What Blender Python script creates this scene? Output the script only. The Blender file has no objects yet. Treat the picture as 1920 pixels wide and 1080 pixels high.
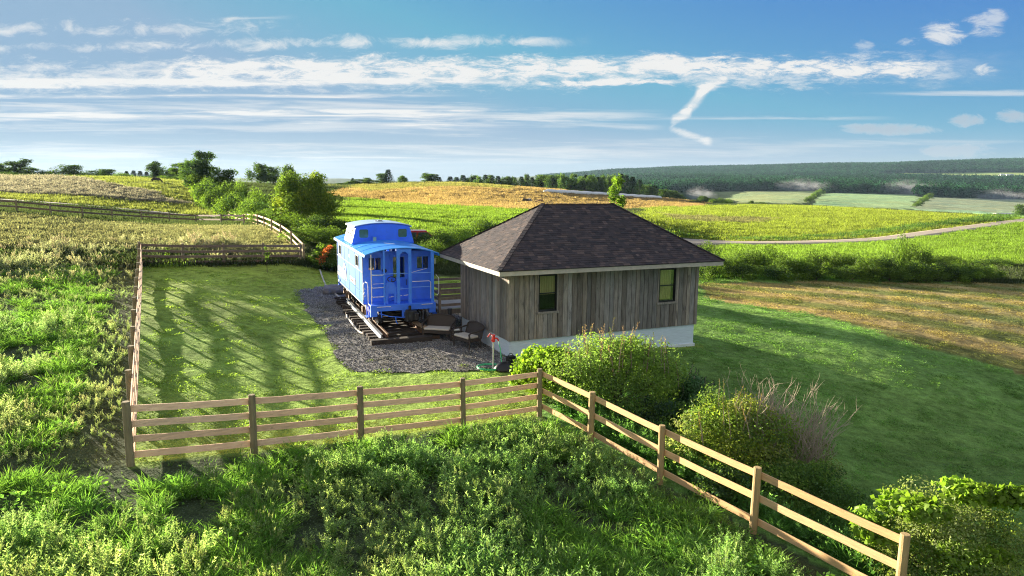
import bpy, math, random
import numpy as np
from mathutils import Vector, Matrix
R = math.radians
random.seed(7); rng = np.random.default_rng(7)
scene = bpy.context.scene
COL = scene.collection

# ------------------------------------------------------------------ camera
FPX, HC = 1290.0, 6.4
PITCH, ROLL = math.atan((540 - 341.17) / FPX), R(0.5776)
cam = bpy.data.objects.new('camera', bpy.data.cameras.new('camera'))
COL.objects.link(cam)
cam.data.sensor_width = 36; cam.data.lens = 36 * FPX / 1920
cam.data.clip_start = 0.2; cam.data.clip_end = 60000
cam.matrix_world = (Matrix.Translation((0, 0, HC)) @ Matrix.Rotation(math.pi / 2 - PITCH, 4, 'X')
                    @ Matrix.Rotation(ROLL, 4, 'Z'))
scene.camera = cam
scene.view_settings.view_transform = 'Standard'; scene.view_settings.look = 'None'
scene.view_settings.exposure = 2.22; scene.view_settings.gamma = 1.0
scene.render.engine = 'CYCLES'
scene.cycles.max_bounces = 6; scene.cycles.diffuse_bounces = 3; scene.cycles.transmission_bounces = 4
scene.cycles.transparent_max_bounces = 8; scene.cycles.volume_bounces = 0
scene.cycles.use_denoising = True; scene.cycles.denoiser = 'OPENIMAGEDENOISE'; scene.cycles.denoising_input_passes = 'RGB_ALBEDO_NORMAL'; scene.cycles.denoising_prefilter = 'NONE'; scene.cycles.filter_width = 1.1; scene.cycles.sample_clamp_indirect = 4.0

def ray(u, v):
    """view direction through a point of the 1920x1080 photograph (used to survey the site)"""
    a, b = u - 960, v - 540; c, s = math.cos(ROLL), math.sin(ROLL)
    x, y = c * a + s * b, -s * a + c * b
    zc = -y / FPX
    return np.array([x / FPX, math.cos(PITCH) + zc * math.sin(PITCH), -math.sin(PITCH) + zc * math.cos(PITCH)])
def at_y(u, v, y):
    d = ray(u, v); return d * (y / d[1]) + np.array([0, 0, HC])
def at_z(u, v, z):
    d = ray(u, v); return d * ((z - HC) / d[2]) + np.array([0, 0, HC])

# ------------------------------------------------------------------ sun and sky
SUN_AZ, SUN_EL = R(-49), R(9)
sun = bpy.data.objects.new('sun', bpy.data.lights.new('sun', 'SUN')); COL.objects.link(sun)
sun.data.energy = 5.0; sun.data.angle = R(0.5); sun.data.color = (1.0, 0.88, 0.68)
sdir = Vector((math.sin(SUN_AZ) * math.cos(SUN_EL), math.cos(SUN_AZ) * math.cos(SUN_EL), math.sin(SUN_EL)))
sun.rotation_euler = sdir.to_track_quat('Z', 'Y').to_euler()
sun.location = (-40, 40, 60)

class NT:
    """tiny node-tree writer"""
    def __init__(s, tree): s.t = tree; s.n = tree.nodes; s.l = tree.links
    def node(s, typ, **kw):
        n = s.n.new(typ)
        for k, v in kw.items(): setattr(n, k, v)
        return n
    def put(s, sock, v):
        if isinstance(v, bpy.types.NodeSocket): s.l.new(v, sock)
        elif v is not None: sock.default_value = v
    def m(s, op, a, b=None, c=None, clamp=False):
        n = s.node('ShaderNodeMath', operation=op); n.use_clamp = clamp
        for i, x in enumerate((a, b, c)):
            if x is not None: s.put(n.inputs[i], x)
        return n.outputs[0]
    def ss(s, x, lo, hi):
        n = s.node('ShaderNodeMapRange', interpolation_type='SMOOTHSTEP'); s.put(n.inputs[0], x)
        n.inputs[1].default_value = lo; n.inputs[2].default_value = hi
        n.inputs[3].default_value = 0; n.inputs[4].default_value = 1
        return n.outputs[0]
    def lin(s, x, lo, hi, a, b):
        n = s.node('ShaderNodeMapRange'); s.put(n.inputs[0], x)
        for i, q in enumerate((lo, hi, a, b)): n.inputs[i + 1].default_value = q
        return n.outputs[0]
    def xyz(s, x, y, z=0.0):
        n = s.node('ShaderNodeCombineXYZ')
        for i, q in enumerate((x, y, z)): s.put(n.inputs[i], q)
        return n.outputs[0]
    def noise(s, vec, scale, detail=3, rough=0.55, dist=0.0):
        n = s.node('ShaderNodeTexNoise'); s.put(n.inputs['Vector'], vec)
        n.inputs['Scale'].default_value = scale; n.inputs['Detail'].default_value = detail
        n.inputs['Roughness'].default_value = rough; n.inputs['Distortion'].default_value = dist
        return n.outputs[0]
    def mix(s, fac, a, b, typ='MIX'):
        n = s.node('ShaderNodeMix', data_type='RGBA', blend_type=typ); s.put(n.inputs[0], fac)
        s.put(n.inputs[6], a); s.put(n.inputs[7], b); return n.outputs[2]
    def ramp(s, x, stops):
        n = s.node('ShaderNodeValToRGB'); s.put(n.inputs[0], x); e = n.color_ramp.elements
        e[0].position, e[0].color = stops[0][0], (*stops[0][1], 1)
        e[1].position, e[1].color = stops[-1][0], (*stops[-1][1], 1)
        for p, c in stops[1:-1]:
            q = e.new(p); q.color = (*c, 1)
        return n.outputs[0]

world = bpy.data.worlds.new('World'); scene.world = world; world.use_nodes = True
w = NT(world.node_tree); w.n.clear()
sky = w.node('ShaderNodeTexSky', sky_type='NISHITA'); sky.sun_disc = False
sky.sun_elevation = SUN_EL; sky.sun_rotation = SUN_AZ; sky.altitude = 400
sky.air_density = 1.0; sky.dust_density = 0.4; sky.ozone_density = 3.0
tc = w.node('ShaderNodeTexCoord'); sep = w.node('ShaderNodeSeparateXYZ'); w.l.new(tc.outputs['Generated'], sep.inputs[0])
ay = w.m('MAXIMUM', w.m('ABSOLUTE', sep.outputs[1]), 0.12)
P_ = w.m('DIVIDE', sep.outputs[0], ay); Q_ = w.m('DIVIDE', sep.outputs[2], ay)   # straight cloud streets stay straight
def pq(u, v): d = ray(u, v); return d[0] / d[1], d[2] / d[1]
warp = w.m('SUBTRACT', w.noise(w.xyz(w.m('MULTIPLY', P_, 2.2), w.m('MULTIPLY', Q_, 6.0)), 3.0, 4), 0.5)
rip = w.noise(w.xyz(w.m('MULTIPLY', P_, 24.0), w.m('MULTIPLY', Q_, 90.0), 0.3), 1.0, 8, 0.74, 0.4)
strk = w.noise(w.xyz(w.m('MULTIPLY', P_, 5.0), w.m('MULTIPLY', Q_, 110.0), 1.7), 1.0, 6, 0.66, 0.5)
puff = w.noise(w.xyz(w.m('MULTIPLY', P_, 20.0), w.m('MULTIPLY', Q_, 46.0), 4.0), 1.0, 7, 0.68, 0.5)
total = None
def band(u0, v0, u1, v1, hw, dens, tex, lo, hi, wa=0.012, end=0.12, skew=0.0):
    """one street of cloud between two points of the sky; hw = half thickness (in 1/1290 of tan)"""
    global total
    p0, q0 = pq(u0, v0); p1, q1 = pq(u1, v1)
    t = w.m('DIVIDE', w.m('SUBTRACT', P_, p0), p1 - p0)
    qc = w.m('ADD', w.m('MULTIPLY_ADD', t, q1 - q0, q0), w.m('MULTIPLY', warp, wa))
    d = w.m('DIVIDE', w.m('ABSOLUTE', w.m('SUBTRACT', Q_, qc)), hw / FPX)
    e = w.m('MULTIPLY', w.ss(t, 0.0, end), w.m('SUBTRACT', 1.0, w.ss(t, 1 - end, 1.0)))
    s_ = w.m('SUBTRACT', w.m('MULTIPLY_ADD', tex, 3.6, 0.46 - 1.8 * (lo + hi)), w.m('POWER', d, 1.5))
    x = w.m('MULTIPLY', w.m('MULTIPLY', w.ss(s_, -0.1, 1.1), e), dens)
    total = x if total is None else w.m('ADD', total, x)
band(-500, 150, 1960, 128, 40, 0.85, rip, 0.28, 0.62, 0.016, 0.2)
band(260, 128, 1250, 122, 24, 0.75, rip, 0.2, 0.6)
band(1120, 118, 1830, 132, 20, 0.9, rip, 0.25, 0.6, 0.004, 0.2)
band(-700, 158, 1000, 153, 10, 0.95, strk, 0.2, 0.6, 0.008)
band(950, 158, 1300, 152, 7, 0.9, rip, 0.25, 0.6, 0.004, 0.3)
band(-600, 182, 900, 178, 7, 0.85, strk, 0.25, 0.6, 0.006)
band(-900, 206, 1000, 200, 22, 0.7, strk, 0.3, 0.62)
band(-600, 222, 1290, 214, 14, 0.9, strk, 0.3, 0.6, 0.004)
band(-900, 245, 1000, 238, 18, 0.6, strk, 0.3, 0.65)
band(700, 232, 1260, 240, 12, 0.55, strk, 0.4, 0.65)
band(-900, 285, 1900, 280, 30, 0.6, strk, 0.32, 0.62, 0.01, 0.3)
band(-900, 318, 1100, 312, 30, 0.35, strk, 0.25, 0.6, 0.01, 0.3)
band(1150, 222, 1700, 222, 5, 0.5, strk, 0.3, 0.55, 0.004, 0.3)
band(1420, 270, 2300, 262, 10, 0.4, strk, 0.4, 0.6, 0.004, 0.3)
band(1560, 178, 2300, 170, 8, 0.6, strk, 0.35, 0.6, 0.004, 0.3)
band(-500, 62, 620, 50, 24, 0.8, puff, 0.44, 0.60, 0.02, 0.2)
band(-400, 95, 360, 88, 14, 0.7, puff, 0.46, 0.60, 0.02, 0.2)
band(180, 84, 1120, 76, 18, 0.9, puff, 0.44, 0.58, 0.012, 0.15)
band(400, 36, 560, 32, 7, 0.6, strk, 0.35, 0.6, 0.004, 0.3)
for (a, b, c, d, h) in ((1368, 150, 1300, 172, 15), (1310, 168, 1283, 205, 0), (1300, 205, 1255, 232, 13), (1250, 238, 1340, 268, 9)):
    if h: band(a, b, c, d, h, 0.8, puff, 0.22, 0.55, 0.006, 0.18)
p0, q0 = pq(1330, 158); p1, q1 = pq(1285, 212)          # the twisted upright trail
t = w.m('DIVIDE', w.m('SUBTRACT', Q_, q0), q1 - q0)
pc = w.m('ADD', w.m('MULTIPLY_ADD', t, p1 - p0, p0), w.m('MULTIPLY', warp, 0.03))
d = w.m('DIVIDE', w.m('ABSOLUTE', w.m('SUBTRACT', P_, pc)), 17 / FPX)
k = w.m('MULTIPLY', w.m('SUBTRACT', 1.0, w.ss(d, 0.2, 1.0)), w.m('MULTIPLY', w.ss(t, -0.1, 0.15), w.m('SUBTRACT', 1.0, w.ss(t, 0.85, 1.1))))
total = w.m('ADD', total, w.m('MULTIPLY', k, w.m('MULTIPLY', w.ss(puff, 0.2, 0.55), 0.8)))
dark = None
def blob(u, v, ru, rv, dens, lo=0.35, hi=0.6):
    global total
    p0, q0 = pq(u, v)
    dx = w.m('DIVIDE', w.m('SUBTRACT', P_, p0), ru / FPX); dy = w.m('DIVIDE', w.m('SUBTRACT', Q_, q0), rv / FPX)
    r2 = w.m('ADD', w.m('MULTIPLY', dx, dx), w.m('MULTIPLY', dy, dy))
    x = w.m('MULTIPLY', w.ss(w.m('SUBTRACT', w.m('MULTIPLY_ADD', puff, 2.6, 0.55 - 1.3), w.m('MULTIPLY', r2, 0.7)), 0.0, 0.6), dens)
    total = w.m('ADD', total, x); return x
blob(1765, 64, 48, 27, 0.85, 0.2, 0.5); blob(1848, 44, 46, 28, 0.6); blob(1712, 80, 30, 12, 0.5); blob(1620, 90, 24, 14, 0.4); blob(1850, 130, 40, 15, 0.8, 0.2, 0.5)
dk = [blob(1665, 242, 95, 14, 0.7, 0.2, 0.5), blob(1815, 226, 45, 16, 0.7, 0.2, 0.5), blob(1900, 216, 40, 16, 0.7, 0.2, 0.5), blob(1790, 284, 90, 16, 0.5, 0.2, 0.5)]
dsum = w.m('ADD', w.m('ADD', dk[0], dk[1]), w.m('ADD', dk[2], dk[3]), clamp=True)
fill_veil = w.m('MULTIPLY', w.ss(sep.outputs[2], 0.30, 0.62), w.ss(w.noise(tc.outputs['Generated'], 3.0, 5, 0.6), 0.30, 0.65))   # unseen high cloud overhead, added to lift the ambient light
total = w.m('ADD', total, w.m('MULTIPLY', fill_veil, 0.8))
bank = w.m('MULTIPLY', w.m('MULTIPLY', w.ss(w.m('MULTIPLY', sep.outputs[1], -1.0), 0.05, 0.45), w.ss(sep.outputs[2], 0.0, 0.12)), w.ss(w.noise(tc.outputs['Generated'], 4.0, 5, 0.6), 0.30, 0.50))   # unseen bright cloud behind the camera, added to fill the shaded fronts
total = w.m('ADD', total, w.m('MULTIPLY', bank, 0.75))
cover = w.m('MULTIPLY', total, 0.95, clamp=True)
haz = w.m('MULTIPLY', w.m('SUBTRACT', 1.0, w.ss(Q_, -0.01, 0.10)), w.lin(P_, -0.9, 0.9, 0.75, 0.55))
CLOUD = (3.5, 3.5, 3.45, 1); HAZEC = (2.5, 2.68, 2.78, 1); DARKC = (1.6, 1.85, 2.2, 1)
tint = w.mix(1.0, w.mix(1.0, sky.outputs[0], (0.36, 0.58, 1.0, 1), 'MULTIPLY'), (1.15, 1.8, 2.55, 1), 'DARKEN')
c1 = w.mix(haz, tint, HAZEC)
cc_ = w.mix(dsum, CLOUD, DARKC)
c2 = w.mix(cover, c1, cc_)
bg = w.node('ShaderNodeBackground'); w.l.new(c2, bg.inputs[0]); bg.inputs[1].default_value = 0.052
out = w.node('ShaderNodeOutputWorld'); w.l.new(bg.outputs[0], out.inputs[0])
world.cycles.sampling_method = 'MANUAL'; world.cycles.sample_map_resolution = 512

# ------------------------------------------------------------------ helpers
def tag(o, label=None, cat=None, group=None, kind=None):
    if label: o['label'] = label
    if cat: o['category'] = cat
    if group: o['group'] = group
    if kind: o['kind'] = kind
    return o
def empty(name, label, cat, loc=(0, 0, 0), rz=0.0, group=None):
    o = bpy.data.objects.new(name, None); COL.objects.link(o); o.empty_display_size = 0.3
    o.location = loc; o.rotation_euler = (0, 0, rz); return tag(o, label, cat, group)
def npmesh(name, V, F, mats, col=None, midx=None, smooth=False):
    me = bpy.data.meshes.new(name)
    V = np.asarray(V, dtype=np.float32)
    if isinstance(F, np.ndarray):
        n, k = F.shape
        me.vertices.add(len(V)); me.vertices.foreach_set('co', V.ravel())
        me.loops.add(n * k); me.loops.foreach_set('vertex_index', F.astype(np.int32).ravel())
        me.polygons.add(n); me.polygons.foreach_set('loop_start', np.arange(0, n * k, k, dtype=np.int32))
        me.polygons.foreach_set('loop_total', np.full(n, k, dtype=np.int32))
    else:
        me.from_pydata([tuple(map(float, q)) for q in V], [], F)
    for m_ in (mats if isinstance(mats, (list, tuple)) else [mats]): me.materials.append(m_)
    if midx is not None: me.polygons.foreach_set('material_index', np.asarray(midx, dtype=np.int32))
    if smooth: me.polygons.foreach_set('use_smooth', np.ones(len(me.polygons), dtype=bool))
    me.update(calc_edges=True)
    if col is not None:
        col = np.asarray(col, dtype=np.float32)
        at = me.attributes.new('col', 'FLOAT_COLOR', 'FACE' if len(col) == len(me.polygons) else 'POINT')
        at.data.foreach_set('color', np.concatenate([col, np.ones((len(col), 1), np.float32)], 1).ravel())
    return me
def link(name, me, parent=None):
    o = bpy.data.objects.new(name, me); COL.objects.link(o)
    if parent: o.parent = parent
    return o
class MB:
    """collects shapes, then links them as ONE mesh object"""
    def __init__(s): s.v = []; s.f = []; s.c = []
    def add(s, V, F, c=(1, 1, 1)):
        b = len(s.v); s.v += [tuple(map(float, q)) for q in V]; s.f += [tuple(i + b for i in f) for f in F]; s.c += [c] * len(F)
    def box(s, x0, x1, y0, y1, z0, z1, c=(1, 1, 1)):
        s.add([(x0, y0, z0), (x1, y0, z0), (x1, y1, z0), (x0, y1, z0), (x0, y0, z1), (x1, y0, z1), (x1, y1, z1), (x0, y1, z1)],
              [(3, 2, 1, 0), (4, 5, 6, 7), (0, 1, 5, 4), (1, 2, 6, 5), (2, 3, 7, 6), (3, 0, 4, 7)], c)
    def bar(s, a, b, wd, ht, c=(1, 1, 1), up=(0, 0, 1)):
        a, b = Vector(a), Vector(b); d = (b - a).normalized(); u = Vector(up)
        sd = d.cross(u).normalized() * wd / 2; u2 = sd.cross(d).normalized() * ht / 2
        V = [p + sx * sd + sz * u2 for p in (a, b) for sx, sz in ((-1, -1), (1, -1), (1, 1), (-1, 1))]
        s.add(V, [(0, 1, 2, 3), (7, 6, 5, 4), (1, 0, 4, 5), (2, 1, 5, 6), (3, 2, 6, 7), (0, 3, 7, 4)], c)
    def tube(s, pts, r, n=6, c=(1, 1, 1), cap=True):
        pts = [Vector(p) for p in pts]; rs = r if isinstance(r, (list, tuple)) else [r] * len(pts)
        V = []; F = []; px = None
        for i, p in enumerate(pts):
            d = (pts[min(i + 1, len(pts) - 1)] - pts[max(i - 1, 0)])
            d = d.normalized() if d.length > 1e-9 else Vector((0, 0, 1))
            if px is None: px = d.orthogonal().normalized()
            px = (px - d * px.dot(d)); px = px.normalized() if px.length > 1e-6 else d.orthogonal().normalized()
            py = d.cross(px)
            V += [p + rs[i] * (math.cos(2 * math.pi * k / n) * px + math.sin(2 * math.pi * k / n) * py) for k in range(n)]
        for i in range(len(pts) - 1):
            for k in range(n):
                F.append((i * n + k, i * n + (k + 1) % n, (i + 1) * n + (k + 1) % n, (i + 1) * n + k))
        if cap: F += [tuple(range(n - 1, -1, -1)), tuple(range((len(pts) - 1) * n, len(pts) * n))]
        s.add(V, F, c)
    def cyl(s, a, b, r, n=16, c=(1, 1, 1)): s.tube([a, b], r, n, c)
    def prism(s, poly, y0, y1, c=(1, 1, 1)):        # poly in x,z ; extruded along y
        n = len(poly); V = [(x, y0, z) for x, z in poly] + [(x, y1, z) for x, z in poly]
        s.add(V, [tuple(range(n)), tuple(range(2 * n - 1, n - 1, -1))] + [((i + 1) % n, i, n + i, n + (i + 1) % n) for i in range(n)], c)
    def build(s, name, mat, parent=None, bevel=0, smooth=False, seg=2):
        o = link(name, npmesh(name, s.v, s.f, mat, s.c, smooth=smooth), parent)
        if bevel:
            m_ = o.modifiers.new('bevel', 'BEVEL'); m_.width = bevel; m_.segments = seg; m_.limit_method = 'ANGLE'; m_.angle_limit = R(40)
        return o
def copy_tree(o, parent=None):
    c = o.copy(); COL.objects.link(c); c.parent = parent
    for ch in list(o.children): copy_tree(ch, c)
    return c
def vnoise(x, y, sc, seed=0, octs=3):
    x = np.asarray(x, float); y = np.asarray(y, float); out = np.zeros_like(x); amp = 1.0; tot = 0
    for o_ in range(octs):
        X, Y = x * sc * 2 ** o_ + 17.3 * seed, y * sc * 2 ** o_ - 9.1 * seed
        ix, iy = np.floor(X).astype(np.int64), np.floor(Y).astype(np.int64); fx, fy = X - ix, Y - iy
        fx = fx * fx * (3 - 2 * fx); fy = fy * fy * (3 - 2 * fy)
        def h(a, b):
            k = (a * 374761393 + b * 668265263 + (seed + o_) * 974711) & 0xffffffff
            k = ((k ^ (k >> 13)) * 1274126177) & 0xffffffff
            return ((k ^ (k >> 16)) & 0xffff) / 65535.0
        out += amp * ((h(ix, iy) * (1 - fx) + h(ix + 1, iy) * fx) * (1 - fy) + (h(ix, iy + 1) * (1 - fx) + h(ix + 1, iy + 1) * fx) * fy)
        tot += amp; amp *= 0.5
    return out / tot
def inside(poly, x, y):
    poly = np.asarray(poly, float); r_ = np.zeros(np.shape(x), bool); n = len(poly)
    for i in range(n):
        x0, y0 = poly[i]; x1, y1 = poly[(i + 1) % n]
        c = ((y0 > y) != (y1 > y)); r_ ^= c & (x < (x1 - x0) * (y - y0) / (y1 - y0 + 1e-12) + x0)
    return r_

# ------------------------------------------------------------------ materials
def mat(name, col, rough=0.7, var=0.25, nscale=6.0, bump=0.0, bscale=40.0, metal=0.0, attr=True, stretch=(1, 1, 1), spec=0.4, coord='Object', dirt=None):
    m_ = bpy.data.materials.new(name); m_.use_nodes = True; t = NT(m_.node_tree); b = t.n['Principled BSDF']
    c_ = t.node('ShaderNodeTexCoord'); mp = t.node('ShaderNodeMapping'); t.l.new(c_.outputs[coord], mp.inputs[0]); mp.inputs['Scale'].default_value = stretch
    n1 = t.noise(mp.outputs[0], nscale, 5, 0.6); k = t.lin(n1, 0.25, 0.75, 1 - var, 1 + var)
    rgb = t.node('ShaderNodeRGB'); rgb.outputs[0].default_value = (*col, 1)
    base = rgb.outputs[0]
    if attr:
        a = t.node('ShaderNodeAttribute', attribute_name='col'); base = t.mix(1.0, base, a.outputs['Color'], 'MULTIPLY')
    vm = t.node('ShaderNodeVectorMath', operation='SCALE'); t.l.new(base, vm.inputs[0]); t.l.new(k, vm.inputs['Scale'])
    res = vm.outputs[0]
    if dirt:
        dn = t.ss(t.noise(mp.outputs[0], dirt[1], 6, 0.65), dirt[2], dirt[3]); res = t.mix(t.m('MULTIPLY', dn, dirt[4]), res, (*dirt[0], 1))
    t.l.new(res, b.inputs['Base Color'])
    b.inputs['Roughness'].default_value = rough; b.inputs['Metallic'].default_value = metal; b.inputs['Specular IOR Level'].default_value = spec
    if bump:
        bn = t.node('ShaderNodeBump'); bn.inputs['Strength'].default_value = bump; bn.inputs['Distance'].default_value = 0.02
        t.l.new(t.noise(mp.outputs[0], bscale, 4, 0.6), bn.inputs['Height']); t.l.new(bn.outputs[0], b.inputs['Normal'])
    return m_
def leafmat(name, tr=0.45, gloss=0.06, instanced=False, rnd=0.25):
    m_ = bpy.data.materials.new(name); m_.use_nodes = True; t = NT(m_.node_tree); t.n.clear()
    a = t.node('ShaderNodeAttribute', attribute_name='col'); c = a.outputs['Color']
    if instanced:
        i = t.node('ShaderNodeAttribute', attribute_name='tint', attribute_type='INSTANCER'); c = t.mix(1.0, c, i.outputs['Color'], 'MULTIPLY')
    oi = t.node('ShaderNodeObjectInfo'); k = t.lin(oi.outputs['Random'], 0, 1, 1 - rnd, 1 + rnd)
    vm = t.node('ShaderNodeVectorMath', operation='SCALE'); t.l.new(c, vm.inputs[0]); t.l.new(k, vm.inputs['Scale']); c = vm.outputs[0]
    d = t.node('ShaderNodeBsdfDiffuse'); t.l.new(c, d.inputs[0])
    tl = t.node('ShaderNodeBsdfTranslucent'); t.l.new(t.mix(1.0, c, (1.08, 1.18, 0.68, 1), 'MULTIPLY'), tl.inputs[0])
    mx = t.node('ShaderNodeMixShader'); mx.inputs[0].default_value = tr; t.l.new(d.outputs[0], mx.inputs[1]); t.l.new(tl.outputs[0], mx.inputs[2])
    g = t.node('ShaderNodeBsdfGlossy'); g.inputs['Roughness'].default_value = 0.45; g.inputs[0].default_value = (0.5, 0.5, 0.5, 1)
    m2 = t.node('ShaderNodeMixShader'); m2.inputs[0].default_value = gloss; t.l.new(mx.outputs[0], m2.inputs[1]); t.l.new(g.outputs[0], m2.inputs[2])
    o = t.node('ShaderNodeOutputMaterial'); t.l.new(m2.outputs[0], o.inputs[0]); return m_
M_LEAF = leafmat('leaf', .55, .02); M_PLANT = leafmat('plant', 0.58, 0.012, True, 0.14)
M_FAR = leafmat('far_leaf', 0.3, 0.0, True, 0.25)
M_BARK = mat('bark', (0.10, 0.075, 0.05), 0.9, 0.4, 8, 0.5, 30, attr=False, stretch=(1, 1, 0.3))
M_TWIG = mat('dry_twig', (0.36, 0.29, 0.22), 0.9, 0.3, 8, attr=False)
# ------------------------------------------------------------------ terrain: surveyed heights, thin-plate spline in (bearing, log distance)
CP = [(-7.64, 13.13, .67), (-5.7, 14.39, .45), (-3.57, 15.6, .27), (-1.23, 17.0, .08), (.8, 18.3, 0), (2.2, 16.3, -.07), (3.6, 14.25, -.2), (5.0, 12.2, -.27), (6.45, 10.1, -.36),
      (-10, 6, 1.0), (-4, 6, .5), (0, 6, .15), (10, 6, -.8), (-4, 10, .45), (2, 10, -.05), (-12, 10, 1.05),
      (-4, 22, .02), (0, 24, 0), (-5, 30, 0), (-9, 37, .05), (-1.5, 30, 0), (-1, 37, .15), (4, 33, -.1), (7.6, 28, -.28), (4, 25.5, -.1),
      (-6.6, 23.6, .05), (-9.2, 31.5, .1), (-7.6, 20.2, .32), (-9.0, 20.0, .55), (-5, 19.5, .12), (-10.2, 25.5, .33), (-12.2, 25.5, .65), (-12.5, 31, .5), (-15, 31.5, .88), (-13.8, 36.8, .68), (-6, 35, 0),
      (-11, 19.55, .8), (-12.1, 21.7, .88), (-14.3, 26, .96), (-16.6, 30.2, 1.07), (-18.8, 34.5, 1.17), (-21.1, 38.8, 1.5), (-13, 42.1, 1.28), (-17, 40.5, 1.38), (-11, 41.5, .7), (-7, 42.5, .6),
      (-30, 30, 1.9), (-20, 15, 1.2), (-16, 9, 1.3), (-45, 40, 2.7), (-2, 50, .6), (4, 45, 0), (-10, 55, 1.3), (-3, 3, .4), (6, 3, -.4)]
SV = [(32, 403, 58), (211, 415, 66), (415, 423, 77), (0, 365, 100), (370, 392, 105), (0, 334, 150), (150, 334, 150), (290, 340, 145), (360, 345, 170), (120, 352, 115), (250, 370, 108),
      (500, 420, 72), (640, 420, 75), (700, 378, 150), (642, 370, 155), (950, 393, 130), (800, 400, 100), (860, 425, 80), (680, 351, 220), (860, 345, 260), (760, 346, 250), (1050, 358, 300),
      (1230, 372, 340), (1300, 384, 310), (860, 365, 180), (1000, 380, 190), (1150, 385, 230), (1150, 410, 120), (1340, 455, 105), (1500, 458, 105), (1650, 450, 120), (1800, 430, 150), (1920, 415, 185),
      (1400, 384, 300), (1600, 392, 280), (1860, 408, 265), (1500, 415, 170), (1400, 525, 58), (1890, 525, 62), (1650, 525, 60), (1600, 485, 80), (1850, 480, 85),
      (1900, 600, 41), (1600, 560, 46.8), (1340, 530, 56), (1700, 700, 27.2), (1900, 760, 25.5), (1900, 900, 17.8), (1700, 950, 15.9),
      (1500, 374, 640), (1400, 362, 950), (1700, 397, 520), (1560, 363, 1000), (1730, 367, 1000), (1900, 377, 950), (1880, 408, 470), (1300, 375, 800),
      (1250, 352, 1400), (1560, 352, 1300), (1850, 362, 1250), (1400, 340, 1800), (1700, 333, 2000), (1900, 330, 2100), (1250, 330, 2300),
      (1000, 334, 4000), (1100, 325, 3500), (1180, 318, 3300), (1300, 315, 3100), (1430, 314, 3000), (1560, 309, 3000), (1700, 306, 3000), (1920, 306, 3000), (2200, 306, 3000),
      (640, 344, 4000), (300, 340, 4000)]
for u, v, y in SV: CP.append(tuple(at_y(u, v, y)))
CP += [(-260, 420, 3), (-60, 420, -3), (-40, 900, -14), (-900, 1500, -5), (120, 700, -12), (500, 460, -16), (220, 430, -15), (600, 5000, 60), (2500, 4400, 40), (-600, 5000, -10), (-3000, 4600, 0),
       (60, 20, -3), (110, 60, -4), (-80, 30, 4), (-160, 80, 7), (400, 100, -12), (900, 500, -20), (-500, 200, 8), (-12, -6, .6), (12, -6, -1), (0, -30, -.5), (-60, -20, 2), (60, -20, -3), (0, -300, 0), (600, -300, -10), (-600, -300, 8), (0, -4000, 0), (-4000, 0, 10), (4000, 0, 0), (4000, 2000, 40)]
CP = np.array(CP)
def wcoord(x, y):
    r_ = np.hypot(x, y) + 3.0; az = np.arctan2(x, y)
    return np.stack([az * 1.8, np.log(r_)], -1)
CW = wcoord(CP[:, 0], CP[:, 1]); CS = np.hypot(CP[:, 0], CP[:, 1]) + 25.0
def tps(r2): return 0.5 * r2 * np.log(r2 + 1e-12)
_n = len(CP); _K = tps(((CW[:, None] - CW[None]) ** 2).sum(-1)) + np.eye(_n) * 2e-5
_P = np.concatenate([np.ones((_n, 1)), CW], 1)
_A = np.block([[_K, _P], [_P.T, np.zeros((3, 3))]])
_W = np.linalg.solve(_A, np.concatenate([CP[:, 2] / CS, np.zeros(3)]))
def zg(x, y):
    x = np.asarray(x, float); y = np.asarray(y, float); sh = x.shape; x = x.ravel(); y = y.ravel(); o_ = np.empty_like(x)
    for i in range(0, len(x), 20000):
        q = wcoord(x[i:i + 20000], y[i:i + 20000])
        k = tps(((q[:, None] - CW[None]) ** 2).sum(-1))
        o_[i:i + 20000] = (k @ _W[:_n] + _W[_n] + q @ _W[_n + 1:]) * (np.hypot(x[i:i + 20000], y[i:i + 20000]) + 25.0)
    rr_ = np.hypot(x, y); hk = np.clip((rr_ - 1500) / 900, 0, 1); o_ = o_ + hk * (vnoise(x, y, .0012, 80, 3) - .5) * 60 * (y > 0)
    d = np.hypot((x + 3.2) / 6.5, (y - 29.5) / 8.5); k = np.clip((1.25 - d) / 0.45, 0, 1); k = k * k * (3 - 2 * k)   # levelled pad
    o_ = o_ * (1 - k) + np.minimum(o_, 0.02) * 0 * k
    return o_.reshape(sh)
def z1(x, y): return float(zg(np.array([x]), np.array([y]))[0])
def G(u, v, tmin=4, tmax=5000):
    """ground point seen at a point of the photograph"""
    d = ray(u, v); t = np.exp(np.linspace(math.log(tmin), math.log(tmax), 700)); p = d[None] * t[:, None]
    h = p[:, 2] + HC - zg(p[:, 0], p[:, 1]); i = np.argmax(h < 0)
    if h[i] >= 0: i = len(t) - 1
    k = h[i - 1] / (h[i - 1] - h[i] + 1e-9); tt = t[i - 1] + (t[i] - t[i - 1]) * k
    return d[0] * tt, d[1] * tt
def GP(pts): return [G(u, v) for u, v in pts]

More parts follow.
